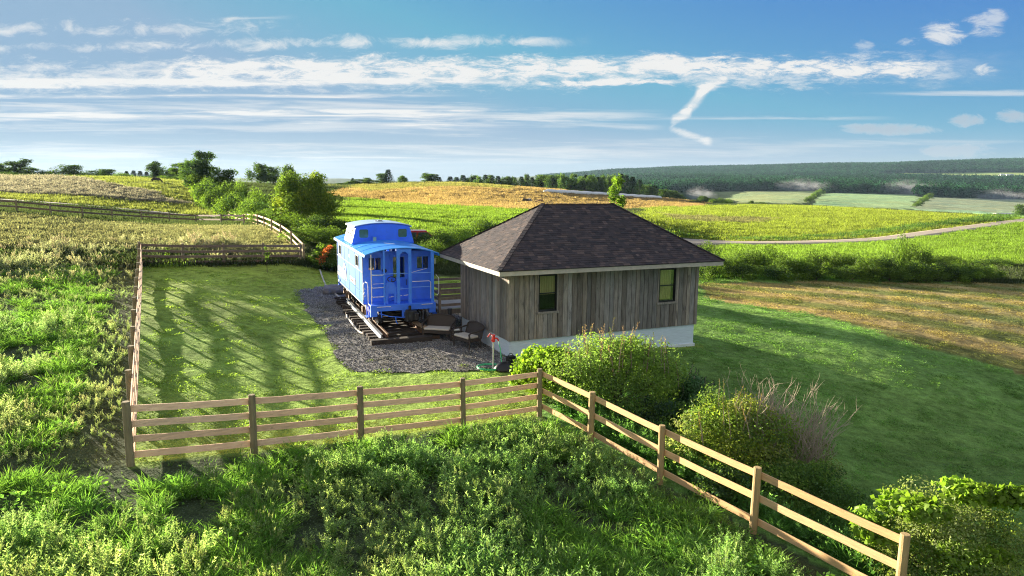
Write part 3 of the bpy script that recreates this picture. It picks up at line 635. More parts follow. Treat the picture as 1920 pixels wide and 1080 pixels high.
# ------------------------------------------------------------------ railway track and caboose (same frame: x right, y along the track)
CY = -.382; C0 = (-4.54, 28.29)
def track():
    root = empty('railway_track', 'short length of rusty railway track on dark timber sleepers under the caboose', 'railway track', (C0[0] - .12 * math.cos(CY), C0[1] + .12 * math.sin(CY), 0), -CY)
    r_ = random.Random(5)
    for k in range(20):
        y = -1.15 + k * .56; a, b = -1.46 + r_.uniform(-.1, .06), 1.30 + r_.uniform(-.05, .08); j = r_.uniform(.7, 1.4)
        m_ = MB(); sk = r_.uniform(-.03, .03); m_.bar((a, y - sk, .085), (b, y + sk, .085), .23, .17, (j, j, j)); m_.build('sleeper', M_TIE, root, .012)
    m_ = MB(); m_.bar((-1.5, -1.4, .1), (.95, -1.42, .1), .22, .2, (.8, .85, .9)); m_.build('sleeper', M_TIE, root, .012)
    pr = [(-.065, .171), (.065, .171), (.065, .185), (.012, .20), (.012, .28), (.035, .29), (.035, .32), (-.035, .32), (-.035, .29), (-.012, .28), (-.012, .20), (-.065, .185)]
    for x in (-.75, .75):
        m_ = MB(); m_.prism([(x + p, q) for p, q in pr], -1.0 if x < 0 else -.6, 9.6); m_.build('rail', M_RUST, root)
track()
def rootless(name, label, cat, loc, rz): return empty(name, label, cat, loc, rz)
t_ = MB(); prf = [(-.075, .172), (.075, .172), (.075, .19), (.02, .2), (.02, .30), (.06, .31), (.06, .33), (-.06, .33), (-.06, .31), (-.02, .30), (-.02, .2), (-.075, .19)]
t_.prism([(x - 1.14, z) for x, z in prf], -1.05, 7.9)
o = t_.build('steel_beam', M_ALU); o.location = (*C0, 0); o.rotation_euler = (0, 0, -CY)
tag(o, 'pale bare metal beam lying on the sleeper ends beside the left rail', 'metal beam')
t_ = MB(); t_.bar((.80, -1.05, .40), (.66, .75, .36), .24, .07); o = t_.build('plank', M_TAN, bevel=.006); o.location = (*C0, 0); o.rotation_euler = (0, 0, -CY)
tag(o, 'sunlit tan plank lying along the right rail under the coupler', 'plank')

def caboose():
    root = empty('caboose', 'bright blue railway caboose with a rooftop cupola standing on a short track', 'caboose', (*C0, 0), -CY)
    HB, SB, LB = 1.5, .76, 7.63; YE = SB + LB; YT = YE + SB; z0, z1_ = 1.25, 3.36
    X, Y, mX, mY = (1, 0, 0), (0, 1, 0), (-1, 0, 0), (0, -1, 0)
    sw = [(1.85, 2.66, 2.68, 3.20), (7.0, 7.85, 2.68, 3.20)]
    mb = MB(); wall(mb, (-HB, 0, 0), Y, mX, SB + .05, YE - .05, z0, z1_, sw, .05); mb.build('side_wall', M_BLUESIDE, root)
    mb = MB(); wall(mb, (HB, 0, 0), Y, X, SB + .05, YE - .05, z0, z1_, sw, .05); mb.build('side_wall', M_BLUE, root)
    ew = [(-1.30, -.72, 2.66, 3.24), (.76, 1.32, 2.66, 3.24), (-.33, .37, 1.34, 3.36)]
    mb = MB(); wall(mb, (0, SB, 0), X, mY, -HB, HB, z0 + .003, z1_ + .1, ew, .05); mb.build('end_wall', M_BLUE, root)
    mb = MB(); wall(mb, (0, YE, 0), X, Y, -HB, HB, z0 + .003, z1_ + .1, ew[:2], .05); mb.build('end_wall', M_BLUE, root)
    mb = MB(); mb.box(-HB + .06, HB - .06, SB + .06, YE - .06, z0 + .01, z0 + .07, (.3, .3, .3)); mb.box(-.75, .2, 3.2, 3.3, z0 + .08, 2.2, (.5, .45, .4)); mb.build('floor', M_TAN, root)
    # belt rails and side seams in the body paint, bottom and corner edges picked out in white
    sd = MB()
    for s in (-1, 1):
        for z, h in ((2.58, .045), (1.71, .03), (1.30, .05), (3.30, .05)):
            x = s * HB; sd.box(min(x, x + s * .018), max(x, x + s * .018), SB + .01, YE - .01, z - h / 2, z + h / 2, (1.25, 1.2, 1.15) if s < 0 else (1, 1, 1))
        for y in (SB + .06, 1.72, 2.85, 4.6, 6.0, YE - .05): sd.box(min(s * HB, s * (HB + .008)), max(s * HB, s * (HB + .008)), y - .025, y + .025, 1.33, 3.27, (.92, .95, 1))
    sd.build('belt_rail', M_BLUESIDE, root)
    pl = MB(); pl.tube([(-HB - .02, SB + .03, 3.26), (-HB - .02, SB + .03, 1.27)], .014); pl.tube([(-HB - .022, SB + .05, 1.25), (-HB - .022, YE - .35, 1.25), (-HB - .022, YE - .12, 1.31), (-HB - .022, YE - .01, 1.45), (-HB - .022, YE, 1.7), (-HB - .022, YE, 3.2)], .016); pl.tube([(-HB - .02, SB + .03, 2.605), (-HB - .02, YE, 2.605)], .012); pl.build('edge_trim', M_DIRTYWHITE, root)
    # lettering on the left side: arch emblem over a stripe, letters, pale number patch
    em = MB(); N = 22; cy, cz = 5.95, 1.72
    def arch(ro, ri, hz0, k):
        for i in range(N):
            a0, a1 = math.pi * i / N, math.pi * (i + 1) / N
            V = [(-HB - k - d, cy + rr * math.cos(a), cz + hz0 + rr * 1.18 * math.sin(a)) for d in (0, .004) for a in (a0, a1) for rr in (ri, ro)]
            em.add(V, [(4, 5, 7, 6), (1, 0, 2, 3), (0, 1, 5, 4), (3, 2, 6, 7), (2, 0, 4, 6), (1, 3, 7, 5)])
    arch(.56, .40, .05, .021); arch(.24, .07, .05, .021)
    em.box(-HB - .023, -HB - .019, cy - .56, cy - .40, cz - .12, cz + .05); em.box(-HB - .023, -HB - .019, cy + .40, cy + .56, cz + .04, cz + .05)
    em.box(-HB - .023, -HB - .019, cy - .05, 8.33, 1.60, 1.755)
    em.build('emblem', M_DIRTYWHITE, root)
    def text(body, size, y, z, m_, name):
        c = bpy.data.curves.new(name, 'FONT'); c.body = body; c.size = size; c.extrude = .002; c.align_x = 'LEFT'; c.space_character = 1.05
        tmp = bpy.data.objects.new('lettering_curve', c); c.materials.append(m_); me = bpy.data.meshes.new_from_object(tmp); bpy.data.objects.remove(tmp); o_ = link(name, me, root)
        o_.matrix_local = Matrix(((0, 0, -1, -HB - .021), (-1, 0, 0, y), (0, 1, 0, z), (0, 0, 0, 1))); return o_
    text('CONRAIL', .38, 8.26, 1.83, M_DIRTYWHITE, 'lettering')
    nb = MB(); nb.box(-HB - .022, -HB - .018, 2.75, 4.25, 1.80, 2.05); npo = nb.build('number_patch', M_DIRTYWHITE, root)
    nd = MB(); nd.tube([(-HB - .024, 4.1 - .065 * k, 1.925 + (.05 if k % 2 else -.05) * (1 if k % 3 else .4)) for k in range(19)], .009, 4); nd.build('marking', M_REDMARK, npo)
    sm = MB(); sm.box(-HB - .012, -HB - .008, 4.3, 4.5, 2.86, 3.0); sm.build('stencil', M_DIRTYWHITE, root)
    # windows: frame + pane
    def win(x0, x1, y0, y1, za, zb_, axis, nx, mid=False):
        f = MB(); t = .035
        def bx(a0, a1, q0, q1):
            if axis == 'x': f.box(a0, a1, y0 - .02, y0 + .05, q0, q1)
            else: f.box(x0 - .02 if nx < 0 else x0 - .05, x0 + .05 if nx < 0 else x0 + .02, a0, a1, q0, q1)
        a, b = (x0, x1) if axis == 'x' else (y0, y1)
        bx(a, a + t, za, zb_); bx(b - t, b, za, zb_); bx(a + t, b - t, za, za + t); bx(a + t, b - t, zb_ - t, zb_)
        if mid: bx((a + b) / 2 - .015, (a + b) / 2 + .015, za + t, zb_ - t)
        fo = f.build('window', M_DIRTYWHITE if axis == 'y' else M_BLUE, root)
        g = MB()
        if axis == 'x': g.box(a + t, b - t, y0 + .018, y0 + .024, za + t, zb_ - t)
        else: g.box(x0 + .01, x0 + .016, a + t, b - t, za + t, zb_ - t)
        g.build('pane', M_GLASS, fo)
    for h in ew[:2]: win(h[0], h[1], SB, SB, h[2], h[3], 'x', 0, True); win(h[0], h[1], YE - .05, YE, h[2], h[3], 'x', 0)
    for h in sw: win(-HB, -HB, h[0], h[1], h[2], h[3], 'y', -1); win(HB, HB, h[0], h[1], h[2], h[3], 'y', 1)
    # door with two tall panes
    d = MB(); wall(d, (0, SB - .015, 0), X, mY, -.32, .36, 1.36, 3.35, [(-.24, -.03, 2.34, 3.22), (.05, .25, 2.34, 3.22)], .045, (.92, .95, 1)); do = d.build('door', M_BLUE, root)
    g = MB(); g.box(-.24, -.03, SB + .003, SB + .008, 2.34, 3.22); g.box(.05, .25, SB + .003, SB + .008, 2.34, 3.22); g.build('pane', M_GLASS, do)
    h = MB(); h.tube([(.31, SB - .05, 2.0), (.31, SB - .07, 2.05), (.31, SB - .07, 2.2), (.31, SB - .05, 2.25)], .012); h.build('handle', M_STEEL, do)
    df = MB(); df.box(-.37, -.325, SB - .03, SB - .002, 1.35, 3.40); df.box(.365, .41, SB - .03, SB - .002, 1.35, 3.40); df.box(-.325, .365, SB - .03, SB - .002, 3.36, 3.40); df.build('door_frame', M_BLUE, root)
    # roof: arched sheet with turned-down eaves
    def roofpts(hw, zc, ze_, drop):
        P = []
        for i in range(17):
            s = -1 + i / 8; P.append((s * hw, zc - (zc - ze_) * abs(s) ** 2.2))
        P[0] = (P[0][0], P[0][1]); return [(-hw - .015, ze_ - drop)] + P + [(hw + .015, ze_ - drop)]
    rp = roofpts(1.56, 3.68, 3.42, .10); ring = rp + [(x * .985, z - .035) for x, z in reversed(rp)]
    rf = MB(); n = len(ring)
    ys = [-.03, YT + .03]; V = [(x, y, z) for y in ys for x, z in ring]
    F = [(i, (i + 1) % n, n + (i + 1) % n, n + i) for i in range(n)]
    m2 = n // 2
    for i in range(m2 - 1): F += [(i + 1, i, n - 1 - i, n - 2 - i), (n + i, n + i + 1, n + n - 2 - i, n + n - 1 - i)]
    rf.add(V, F); ro = rf.build('roof', M_BLUEROOF, root)
    for y in (1.2, 2.5, 3.75, 6.6, 7.9):
        sm = MB()
        for i in range(1, len(rp) - 2): sm.bar((rp[i][0], y, rp[i][1] + .006), (rp[i + 1][0], y, rp[i + 1][1] + .006), .05, .012)
        sm.build('roof_seam', M_BLUEROOF, ro)
    ln = MB(); ln.bar((-.35, 1.95, 3.71), (-.02, 1.35, 3.71), .03, .02); ln.build('roof_rod', M_WHITE, root)
    # cupola: tapered house with round-cornered panes
    c0, c1, hb, ht, zb_, zt = 3.91, 6.30, 1.46, 1.25, 3.50, 4.31
    cu = MB(); tp = [(-ht, zt)] + [(ht * s, zt + .14 * (1 - abs(s) ** 2.2)) for s in np.linspace(-.8, .8, 9)] + [(ht, zt)]
    prof = [(-hb, zb_)] + tp + [(hb, zb_)]; n = len(prof)
    V = [(x, y, z) for y in (c0, c1) for x, z in prof]; F = [(i + 1, i, n + i, n + i + 1) for i in range(n - 1)] + [tuple(range(n)), tuple(range(2 * n - 1, n - 1, -1)), (0, n - 1, 2 * n - 1, n)]
    cu.add(V, F); co = cu.build('cupola', M_BLUE, root, .05, seg=3)
    cr = MB(); rp2 = [(-ht - .10, zt - .03)] + [((ht + .07) * s, zt + .03 + .15 * (1 - abs(s) ** 2.2)) for s in np.linspace(-1, 1, 13)] + [(ht + .10, zt - .03)]
    rg2 = rp2 + [(x * .985, z - .03) for x, z in reversed(rp2)]; n = len(rg2); V = [(x, y, z) for y in (c0 - .05, c1 + .05) for x, z in rg2]
    F = [(i, (i + 1) % n, n + (i + 1) % n, n + i) for i in range(n)]
    for i in range(n // 2 - 1): F += [(i + 1, i, n - 1 - i, n - 2 - i), (n + i, n + i + 1, 2 * n - 2 - i, 2 * n - 1 - i)]
    cr.add(V, F); cro = cr.build('cupola_roof', mat('pale_blue_roof', (.34, .50, .74), .45, .12, 3, attr=False), root)
    def rpane(cx, cz, hw, hh, r, y, face):
        P = []
        for qx, qz, a0 in ((1, 1, 0), (-1, 1, 90), (-1, -1, 180), (1, -1, 270)):
            for k in range(5): a = R(a0 + 22.5 * k); P.append((cx + qx * (hw - r) + r * math.cos(a), cz + qz * (hh - r) + r * math.sin(a)))
        return P
    for cx in (-.90, .90):
        P = rpane(cx, 3.99, .25, .23, .09, 0, 0); Q = rpane(cx, 3.99, .205, .19, .07, 0, 0); n = len(P)
        for y0, g0 in ((c0 - .025, c0 - .012), (c1 - .01, c1 + .004)):
            fr = MB()
            V = [(x, y, z) for y in (y0, y0 + .035) for x, z in P] + [(x, y, z) for y in (y0, y0 + .035) for x, z in Q]
            F = []
            for i in range(n):
                j = (i + 1) % n; F += [(i, j, n + j, n + i), (2 * n + j, 2 * n + i, 3 * n + i, 3 * n + j), (j, i, 2 * n + i, 2 * n + j), (n + i, n + j, 3 * n + j, 3 * n + i)]
            fr.add(V, F)
            fo = fr.build('window', M_BLUE, root); g = MB(); g.prism(Q, g0, g0 + .008); g.build('pane', mat('green_glass', (.06, .16, .12), .08, .3, 4, attr=False, spec=.8), fo)
    tl = math.atan2(hb - ht, zt - zb_)
    for s in (-1, 1):
        for yc in (c0 + .62, c0 + 1.6):
            fr = MB(); g = MB()
            def pt(y, h, off): z = zb_ + .18 + h * .52; x = hb - (hb - ht) * (z - zb_) / (zt - zb_) + off; return (s * x, y, z)
            for (ya, yb, ha, hb_) in ((yc - .42, yc + .42, 0, .1), (yc - .42, yc + .42, .9, 1), (yc - .42, yc - .35, .1, .9), (yc + .35, yc + .42, .1, .9), (yc - .03, yc + .03, .1, .9)):
                V = [pt(y, h, o_) for o_ in (.0, .03) for h in (ha, hb_) for y in (ya, yb)]; fr.add(V, [(0, 1, 3, 2), (5, 4, 6, 7), (1, 0, 4, 5), (2, 3, 7, 6), (0, 2, 6, 4), (3, 1, 5, 7)])
            V = [pt(y, h, o_) for o_ in (-.005, .008) for h in (.08, .92) for y in (yc - .38, yc + .38)]; g.add(V, [(0, 1, 3, 2), (5, 4, 6, 7), (1, 0, 4, 5), (2, 3, 7, 6), (0, 2, 6, 4), (3, 1, 5, 7)])
            fo = fr.build('window', M_WHITE, root); g.build('pane', mat('cupola_side_glass', (.10, .11, .10), .1, .2, 4, attr=False, spec=.8), fo)
    v = MB(); v.cyl((.05, 4.9, 4.44), (.05, 4.9, 4.50), .16, 16); v.cyl((.05, 4.9, 4.50), (.05, 4.9, 4.53), .11, 16); v.build('roof_vent', M_STEEL, root)
    v = MB(); v.tube([(-.18, 4.75, 4.45), (-.18, 4.75, 4.53), (-.14, 4.75, 4.55)], .05, 8); v.build('roof_lamp', M_WHITE, root)
    l = MB(); l.prism([(-.62, 3.60), (-.28, 3.60), (-.33, 3.63), (-.36, 3.86), (-.54, 3.86), (-.57, 3.63)], 3.62, 3.86); lo = l.build('lamp_housing', M_BLUE, root, .01)
    g = MB(); g.box(-.53, -.38, 3.612, 3.619, 3.66, 3.84); g.build('lens', mat('lens_glass', (.25, .45, .42), .15, .1, 4, attr=False), lo)
    wl = MB(); wl.tube([(-1.38, c0 + .2, 4.26), (-1.52, c0 + .2, 4.26), (-1.52, c0 + .5, 4.26)], .018); wl.build('grab_iron', M_WHITE, root)
    # end platforms
    for e, (ya, yb) in enumerate(((0, SB), (YE, YT))):
        y_o = -.14 if e == 0 else YT; d = MB()
        d.box(-1.37, 1.37, y_o, y_o + .14, 1.08, 1.34); d.box(-1.37, 1.37, min(ya, yb) + .002, max(ya, yb) - .002, 1.27, 1.335, (.85, .9, 1)); d.box(-.07, .07, y_o - .0 + .02, y_o + .12, .78, 1.08)
        d.box(-1.37, -1.1, y_o + .02, y_o + .3, .86, 1.08); d.box(1.1, 1.37, y_o + .02, y_o + .3, .9, 1.08)
        d.build('end_platform', M_BLUE, root, .012)
        yp = .03 if e == 0 else YT - .03; rl = MB()
        for x, wd in ((-.77, .07), (-.18, .13), (.31, .13), (1.27, .13)): rl.box(x - wd / 2, x + wd / 2, yp - .035, yp + .035, 1.336, 3.50 + (.14 if abs(x) < .5 else .0 if abs(x) > 1 else .09))
        rl.box(-.115, .245, yp - .03, yp + .03, 3.5, 3.62); rl.add([(-.115, yp - .03, 3.5), (-.115, yp - .03, 3.38), (0, yp - .03, 3.5), (-.115, yp + .03, 3.5), (-.115, yp + .03, 3.38), (0, yp + .03, 3.5)], [(0, 1, 2), (5, 4, 3), (0, 3, 4, 1), (1, 4, 5, 2)])
        rl.add([(.245, yp - .03, 3.5), (.13, yp - .03, 3.5), (.245, yp - .03, 3.38), (.245, yp + .03, 3.5), (.13, yp + .03, 3.5), (.245, yp + .03, 3.38)], [(0, 1, 2), (5, 4, 3), (1, 4, 5, 2)])
        rl.build('end_post', M_PALEB2, root)
        rr = MB(); y = yp
        for a, b, z in ((-1.29, 1.25, 2.60), (-.12, .25, 1.95), (.37, 1.2, 2.0)): rr.tube([(a, y, z), (b, y, z)], .016, 8)
        rr.build('railing', M_PALEBLUE, root)
    # white hand rails and ladder on the near end
    ld = MB(); y = -.05
    for x in (-1.31,): ld.tube([(x, y, 1.30), (x, y, 3.42)], .02, 8)
    for z in (2.58, 2.06, 1.68): ld.tube([(-1.31, y, z + .06), (-1.27, y - .03, z), (-.84, y - .03, z), (-.80, y + .03, z + .01)], .016, 8)
    for z in (2.22,): ld.tube([(-1.25, y, z), (-.8, y, z)], .01, 6)
    ld.build('ladder', M_DIRTYWHITE, root)
    for pts, rad in (
        ([(.40, -.02, 2.25), (1.12, -.02, 2.25), (1.19, -.02, 2.19), (1.19, -.02, 1.5)], .014),
        ([(.40, .1, 2.62), (1.18, .6, 2.70)], .012),
        ([(-1.53, .35, 2.24), (-1.60, .3, 2.12), (-1.58, .3, 2.0), (-1.5, .32, 1.97)], .016),
        ([(-1.53, .35, 1.82), (-1.60, .3, 1.74), (-1.55, .3, 1.68), (-1.48, .32, 1.69)], .016),
        ([(-1.50, .28, 2.27), (-1.47, .02, 2.27), (-1.45, -.02, 2.1), (-1.45, -.02, 1.42)], .014),
        ([(-1.54, .5, 2.2), (-1.54, .5, 1.5)], .014),
        ([(1.42, .0, 2.5), (1.55, .02, 2.35), (1.55, .02, 1.7), (1.45, 0, 1.62)], .014),
        ([(1.38, -.02, 3.2), (1.38, -.02, 2.95)], .014),
        ([(-.55, .1, 1.62), (-.02, .1, 1.66)], .014),
        ([(.05, .1, 1.66), (.28, .1, 1.68)], .014),
        ([(-1.12, -.17, 1.27), (-.55, -.17, 1.27)], .013),
        ([(.75, -.17, 1.29), (1.22, -.17, 1.29)], .013)):
        hr = MB(); hr.tube(pts, rad, 8); hr.build('hand_rail', M_WHITE, root)
    # hand brake stand
    b = MB(); P = [(-.72, 1.36), (-.62, 1.36), (-.62, 1.78), (-.36, 1.78), (-.36, 1.36), (-.27, 1.36), (-.27, 1.95), (-.28, 2.05), (-.36, 2.2), (-.5, 2.28), (-.64, 2.26), (-.72, 2.15)]
    b.prism(P, .02, .10); b.box(-.27, .02, .03, .09, 1.95, 2.03); bo = b.build('brake_stand', M_BLUE, root)
    wv = MB(); wv.tube([(-.42 + .17 * math.cos(a), .2 + .04 * math.sin(a), 2.35 + .10 * math.sin(a)) for a in np.linspace(0, 2 * math.pi, 17)], .02, 6, cap=False); wv.tube([(-.42, .2, 2.25), (-.42, .2, 2.36)], .02); wv.build('brake_wheel', M_STEEL, bo)
    v = MB(); v.cyl((-.62, SB - .14, 2.66), (-.62, SB - .02, 2.66), .09, 12); v.build('marker_lamp', M_STEEL, root)
    # steps
    for s in (-1, 1):
        y0 = .12; st = MB()
        for z in (.80,): st.box(s * 1.40 - .09, s * 1.40 + .09, y0, y0 + .5, z, z + .03)
        for y in (y0, y0 + .48): st.box(s * 1.40 - .02, s * 1.40 + .02, y, y + .02, .81, 1.27)
        st.build('step', M_BLUE, root)
    # underframe, coupler, trucks
    u = MB(); u.box(-.25, .25, .3, YT - .3, .95, 1.24); u.box(-1.3, 1.3, SB, YE, 1.15, 1.245); u.box(-1.0, -.4, 3.6, 5.4, .65, 1.15); u.box(.5, 1.1, 3.8, 4.9, .6, 1.15)
    u.cyl((.7, 3.2, .85), (.7, 5.6, .85), .2, 14); u.build('underframe', M_STEEL, root)
    c = MB(); c.box(.0, .30, -.55, -.14, .82, 1.02); c.box(-.05, .42, -.78, -.52, .74, 1.14); c.box(.25, .44, -.95, -.72, .78, 1.08); c.cyl((.02, -.70, .70), (.02, -.70, 1.20), .09, 12); c.cyl((.2, -.35, 1.0), (.2, -.35, 1.3), .06); c.build('coupler', M_STEEL, root, .03)
    c = MB(); c.box(-.15, .15, YT + .14, YT + .7, .8, 1.05); c.box(-.2, .22, YT + .7, YT + .95, .72, 1.12); c.build('coupler', M_STEEL, root, .03)
    h = MB(); h.tube([(.62, -.12, 1.08), (.66, -.35, .85), (.72, -.42, .55), (.75, -.4, .42)], .03, 8); h.tube([(.85, -.12, 1.08), (.92, -.4, .8), (.9, -.55, .5)], .028, 8); h.build('air_hose', M_TYRE, root)
    cb = MB(); cb.tube([(-1.02, -.15, .99), (-.6, -.22, .86), (-.1, -.25, .80), (.25, -.3, .80)], .018, 6); cb.tube([(-.95, -.14, 1.08), (-.93, -.16, .82)], .018, 6); cb.tube([(-.38, -.26, .82), (-.36, -.28, .62), (-.30, -.28, .55)], .02, 6); cb.build('cut_lever', M_BLUE, root)
    for ty in (1.75, 7.35):
        f = MB()
        for s in (-1, 1):
            x = s * 1.0
            f.prism([(ty - 1.25, .62), (ty - 1.25, .80), (ty - .9, .86), (ty - .45, .98), (ty + .45, .98), (ty + .9, .86), (ty + 1.25, .80), (ty + 1.25, .62), (ty + .9, .60), (ty + .4, .42), (ty - .4, .42), (ty - .9, .60)], x - .06, x + .06)
        V = [(y, x, z) for (x, y, z) in f.v]; f.v = [(b_, a_, z) for (a_, b_, z) in f.v]
        f.f = [tuple(reversed(q)) for q in f.f]
        f.box(-.95, .95, ty - .18, ty + .18, .55, .85); to = f.build('truck', M_STEEL, root); to.location.x = -.12
        for s in (-1, 1):
            for dy in (-.83, .83): jb = MB(); jb.box(s * 1.06 - .1, s * 1.06 + .1, ty + dy - .13, ty + dy + .13, .58, .86); jb.build('journal_box', M_RUST, to, .02)
            for dy in (-.22, 0, .22): jb = MB(); jb.cyl((s * 1.08, ty + dy, .48), (s * 1.08, ty + dy, .80), .07, 10); jb.build('spring', M_RUST, to)
        for dy in (-.83, .83):
            wh = MB()
            for s in (-1, 1):
                wh.cyl((s * .70, ty + dy, .735), (s * .82, ty + dy, .735), .415, 28); wh.cyl((s * .66, ty + dy, .735), (s * .70, ty + dy, .735), .445, 28)
            wh.cyl((-.98, ty + dy, .735), (.98, ty + dy, .735), .075, 10); wh.build('wheelset', M_STEEL, to)
    return root
caboose()
# ------------------------------------------------------------------ fences
def fence(name, label, cat, pts, heights, rails, side, mpost, mrail, rw=.14, rt=.028, pr=.065, group=None, gap=(), zs=None):
    """pts: post positions in plan; rails: board centre heights as shares of the post height; side: +1 boards left of the run"""
    root = empty(name, label, cat, (*pts[0], z1(*pts[0])), 0, group); r_ = random.Random(len(pts) * 31); o = Vector(root.location); P = []
    for i, (x, y) in enumerate(pts):
        zb = z1(x, y) if zs is None else zs[i]; h = heights[i] if isinstance(heights, (list, tuple)) else heights; P.append((Vector((x, y, zb)), h))
        m_ = MB(); lean = Vector((r_.uniform(-.02, .02), r_.uniform(-.02, .02), 0)); k = r_.uniform(.85, 1.15); p = pr * r_.uniform(.93, 1.08)
        b, t = P[-1][0] - o - Vector((0, 0, .4)), P[-1][0] - o + Vector((0, 0, h)) + lean
        n = 14; rings = [(b, p * 1.06), (b.lerp(t, .5), p * 1.02), (t - Vector((0, 0, .012)), p), (t, p * .88)]
        m_.tube([q for q, _ in rings], [q for _, q in rings], n, (k, k, k)); m_.build('post', mpost, root)
    for i in range(len(pts) - 1):
        if i in gap: continue
        (a, ha), (b, hb) = P[i], P[i + 1]; d = (b - a).normalized(); sd = Vector((-d.y, d.x, 0)).normalized() * side * (pr + rt / 2 - .012)
        for q in rails:
            m_ = MB(); k = r_.uniform(.84, 1.16); j = r_.uniform(-.06, .06)
            p0 = a - o + Vector((0, 0, ha * q + r_.uniform(-.012, .012))) + sd; p1 = b - o + Vector((0, 0, hb * q + r_.uniform(-.012, .012))) + sd
            dd = (p1 - p0).normalized() * .002
            n = 4; mids = [p0.lerp(p1, s / n) + Vector((0, 0, -r_.uniform(0, .012) if 0 < s < n else 0)) for s in range(n + 1)]
            V = []; s3 = sd.normalized() * rt / 2
            for p in mids:
                for sx, sz in ((-1, -1), (1, -1), (1, 1), (-1, 1)): V.append(p + (dd if p is mids[0] else -dd if p is mids[-1] else Vector()) + s3 * sx + Vector((0, 0, rw / 2 * sz)))
            F = [(0, 1, 2, 3), (4 * n + 3, 4 * n + 2, 4 * n + 1, 4 * n)]
            for s in range(n):
                for e in range(4): F.append((4 * s + (e + 1) % 4, 4 * s + e, 4 * s + 4 + e, 4 * s + 4 + (e + 1) % 4))
            m_.add(V, F, (k * (1 + j), k, k * (1 - j))); m_.build('board', mrail, root, .004)
    return root
def lerp2(a, b, n): return [(a[0] + (b[0] - a[0]) * i / n, a[1] + (b[1] - a[1]) * i / n) for i in range(n + 1)]
def on_line(A, B, us):
    """points of the line A-B in the vertical planes through picture columns us"""
    res = []
    for u in us:
        d = ray(u, 780); k = d[0] / d[1]; t = (k * A[1] - A[0]) / ((B[0] - A[0]) - k * (B[1] - A[1])); res.append((A[0] + (B[0] - A[0]) * t, A[1] + (B[1] - A[1]) * t))
    return res
R4 = (.16, .40, .635, .875)
front = [F1] + on_line(F1, F5, (473, 676, 869)) + [F5]
fence('front_fence', 'four-board timber fence in front of the yard, nearest the camera on its left half', 'fence', front, 1.35, R4, 1, M_POST, M_RAIL, pr=.07)
fence('side_fence', 'long four-board fence down the left edge of the mown yard, seen end on', 'fence', lerp2(F1, B1, 12)[1:], 1.35, R4, -1, M_POST, M_RAIL, pr=.075)
sf = [o for o in bpy.data.objects if o.name == 'side_fence'][0]
# first span of the side fence hangs on the front corner post
def span(root, a, b, ha, hb, rails, side, mrail, rw=.14, rt=.028, pr=.07):
    o = Vector(root.location); A = Vector((*a, z1(*a))) - o; B = Vector((*b, z1(*b))) - o; d = (B - A).normalized(); sd = Vector((-d.y, d.x, 0)).normalized() * side * (pr + rt / 2 - .012)
    for q in rails:
        m_ = MB(); m_.bar(A + Vector((0, 0, ha * q)) + sd, B + Vector((0, 0, hb * q)) + sd - d * .003, rt, rw); m_.build('board', mrail, root, .004)
span(sf, F1, lerp2(F1, B1, 12)[1], 1.35, 1.35, R4, -1, M_RAIL, pr=.075)
rp_ = on_line(F5, R5, (1108, 1243, 1426)) + [R5]
rf_ = fence('slope_fence', 'newer golden timber fence running down the slope to the lower right', 'fence', rp_, 1.33, (.17, .53, .88), 1, M_POSTN, M_RAILN, pr=.075)
span(rf_, F5, rp_[0], 1.35, 1.33, (.20, .53, .88), 1, M_RAILN, pr=.075)
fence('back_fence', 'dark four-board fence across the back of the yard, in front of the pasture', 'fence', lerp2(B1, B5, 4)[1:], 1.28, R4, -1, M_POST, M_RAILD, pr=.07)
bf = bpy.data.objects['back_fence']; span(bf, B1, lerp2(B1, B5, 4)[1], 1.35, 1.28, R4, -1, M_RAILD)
D0 = B5; D1 = G(427, 411); D2 = G(417, 404); D3 = G(402, 394)
dpts = lerp2((D0[0] + .1, D0[1] + .25), D1, 12)
fence('lane_fence', 'sunlit pale three-board fence running back beside the leafy hedgerow', 'fence', dpts, 1.25, (.25, .55, .88), -1, M_POST, M_RAILN, pr=.06)
fence('lane_fence', 'short sunlit fence piece beyond the gap at the far end of the hedgerow fence', 'fence', lerp2(D2, D3, 2), 1.3, (.25, .55, .88), -1, M_POST, M_RAILN, pr=.06)
fp = [G(u, v) for u, v in ((-40, 398.5), (32, 403), (96, 409), (156, 413), (211, 415.5), (266, 418), (318, 421), (368, 423), (415, 424.5), (458, 426))]
fence('pasture_fence', 'dark three-board fence crossing the far left pasture below the grey-purple meadow', 'fence', fp, [1.25] * 5 + [1.2] * 5, (.22, .55, .88), 1, M_POST, M_RAILD, pr=.075, rw=.15)

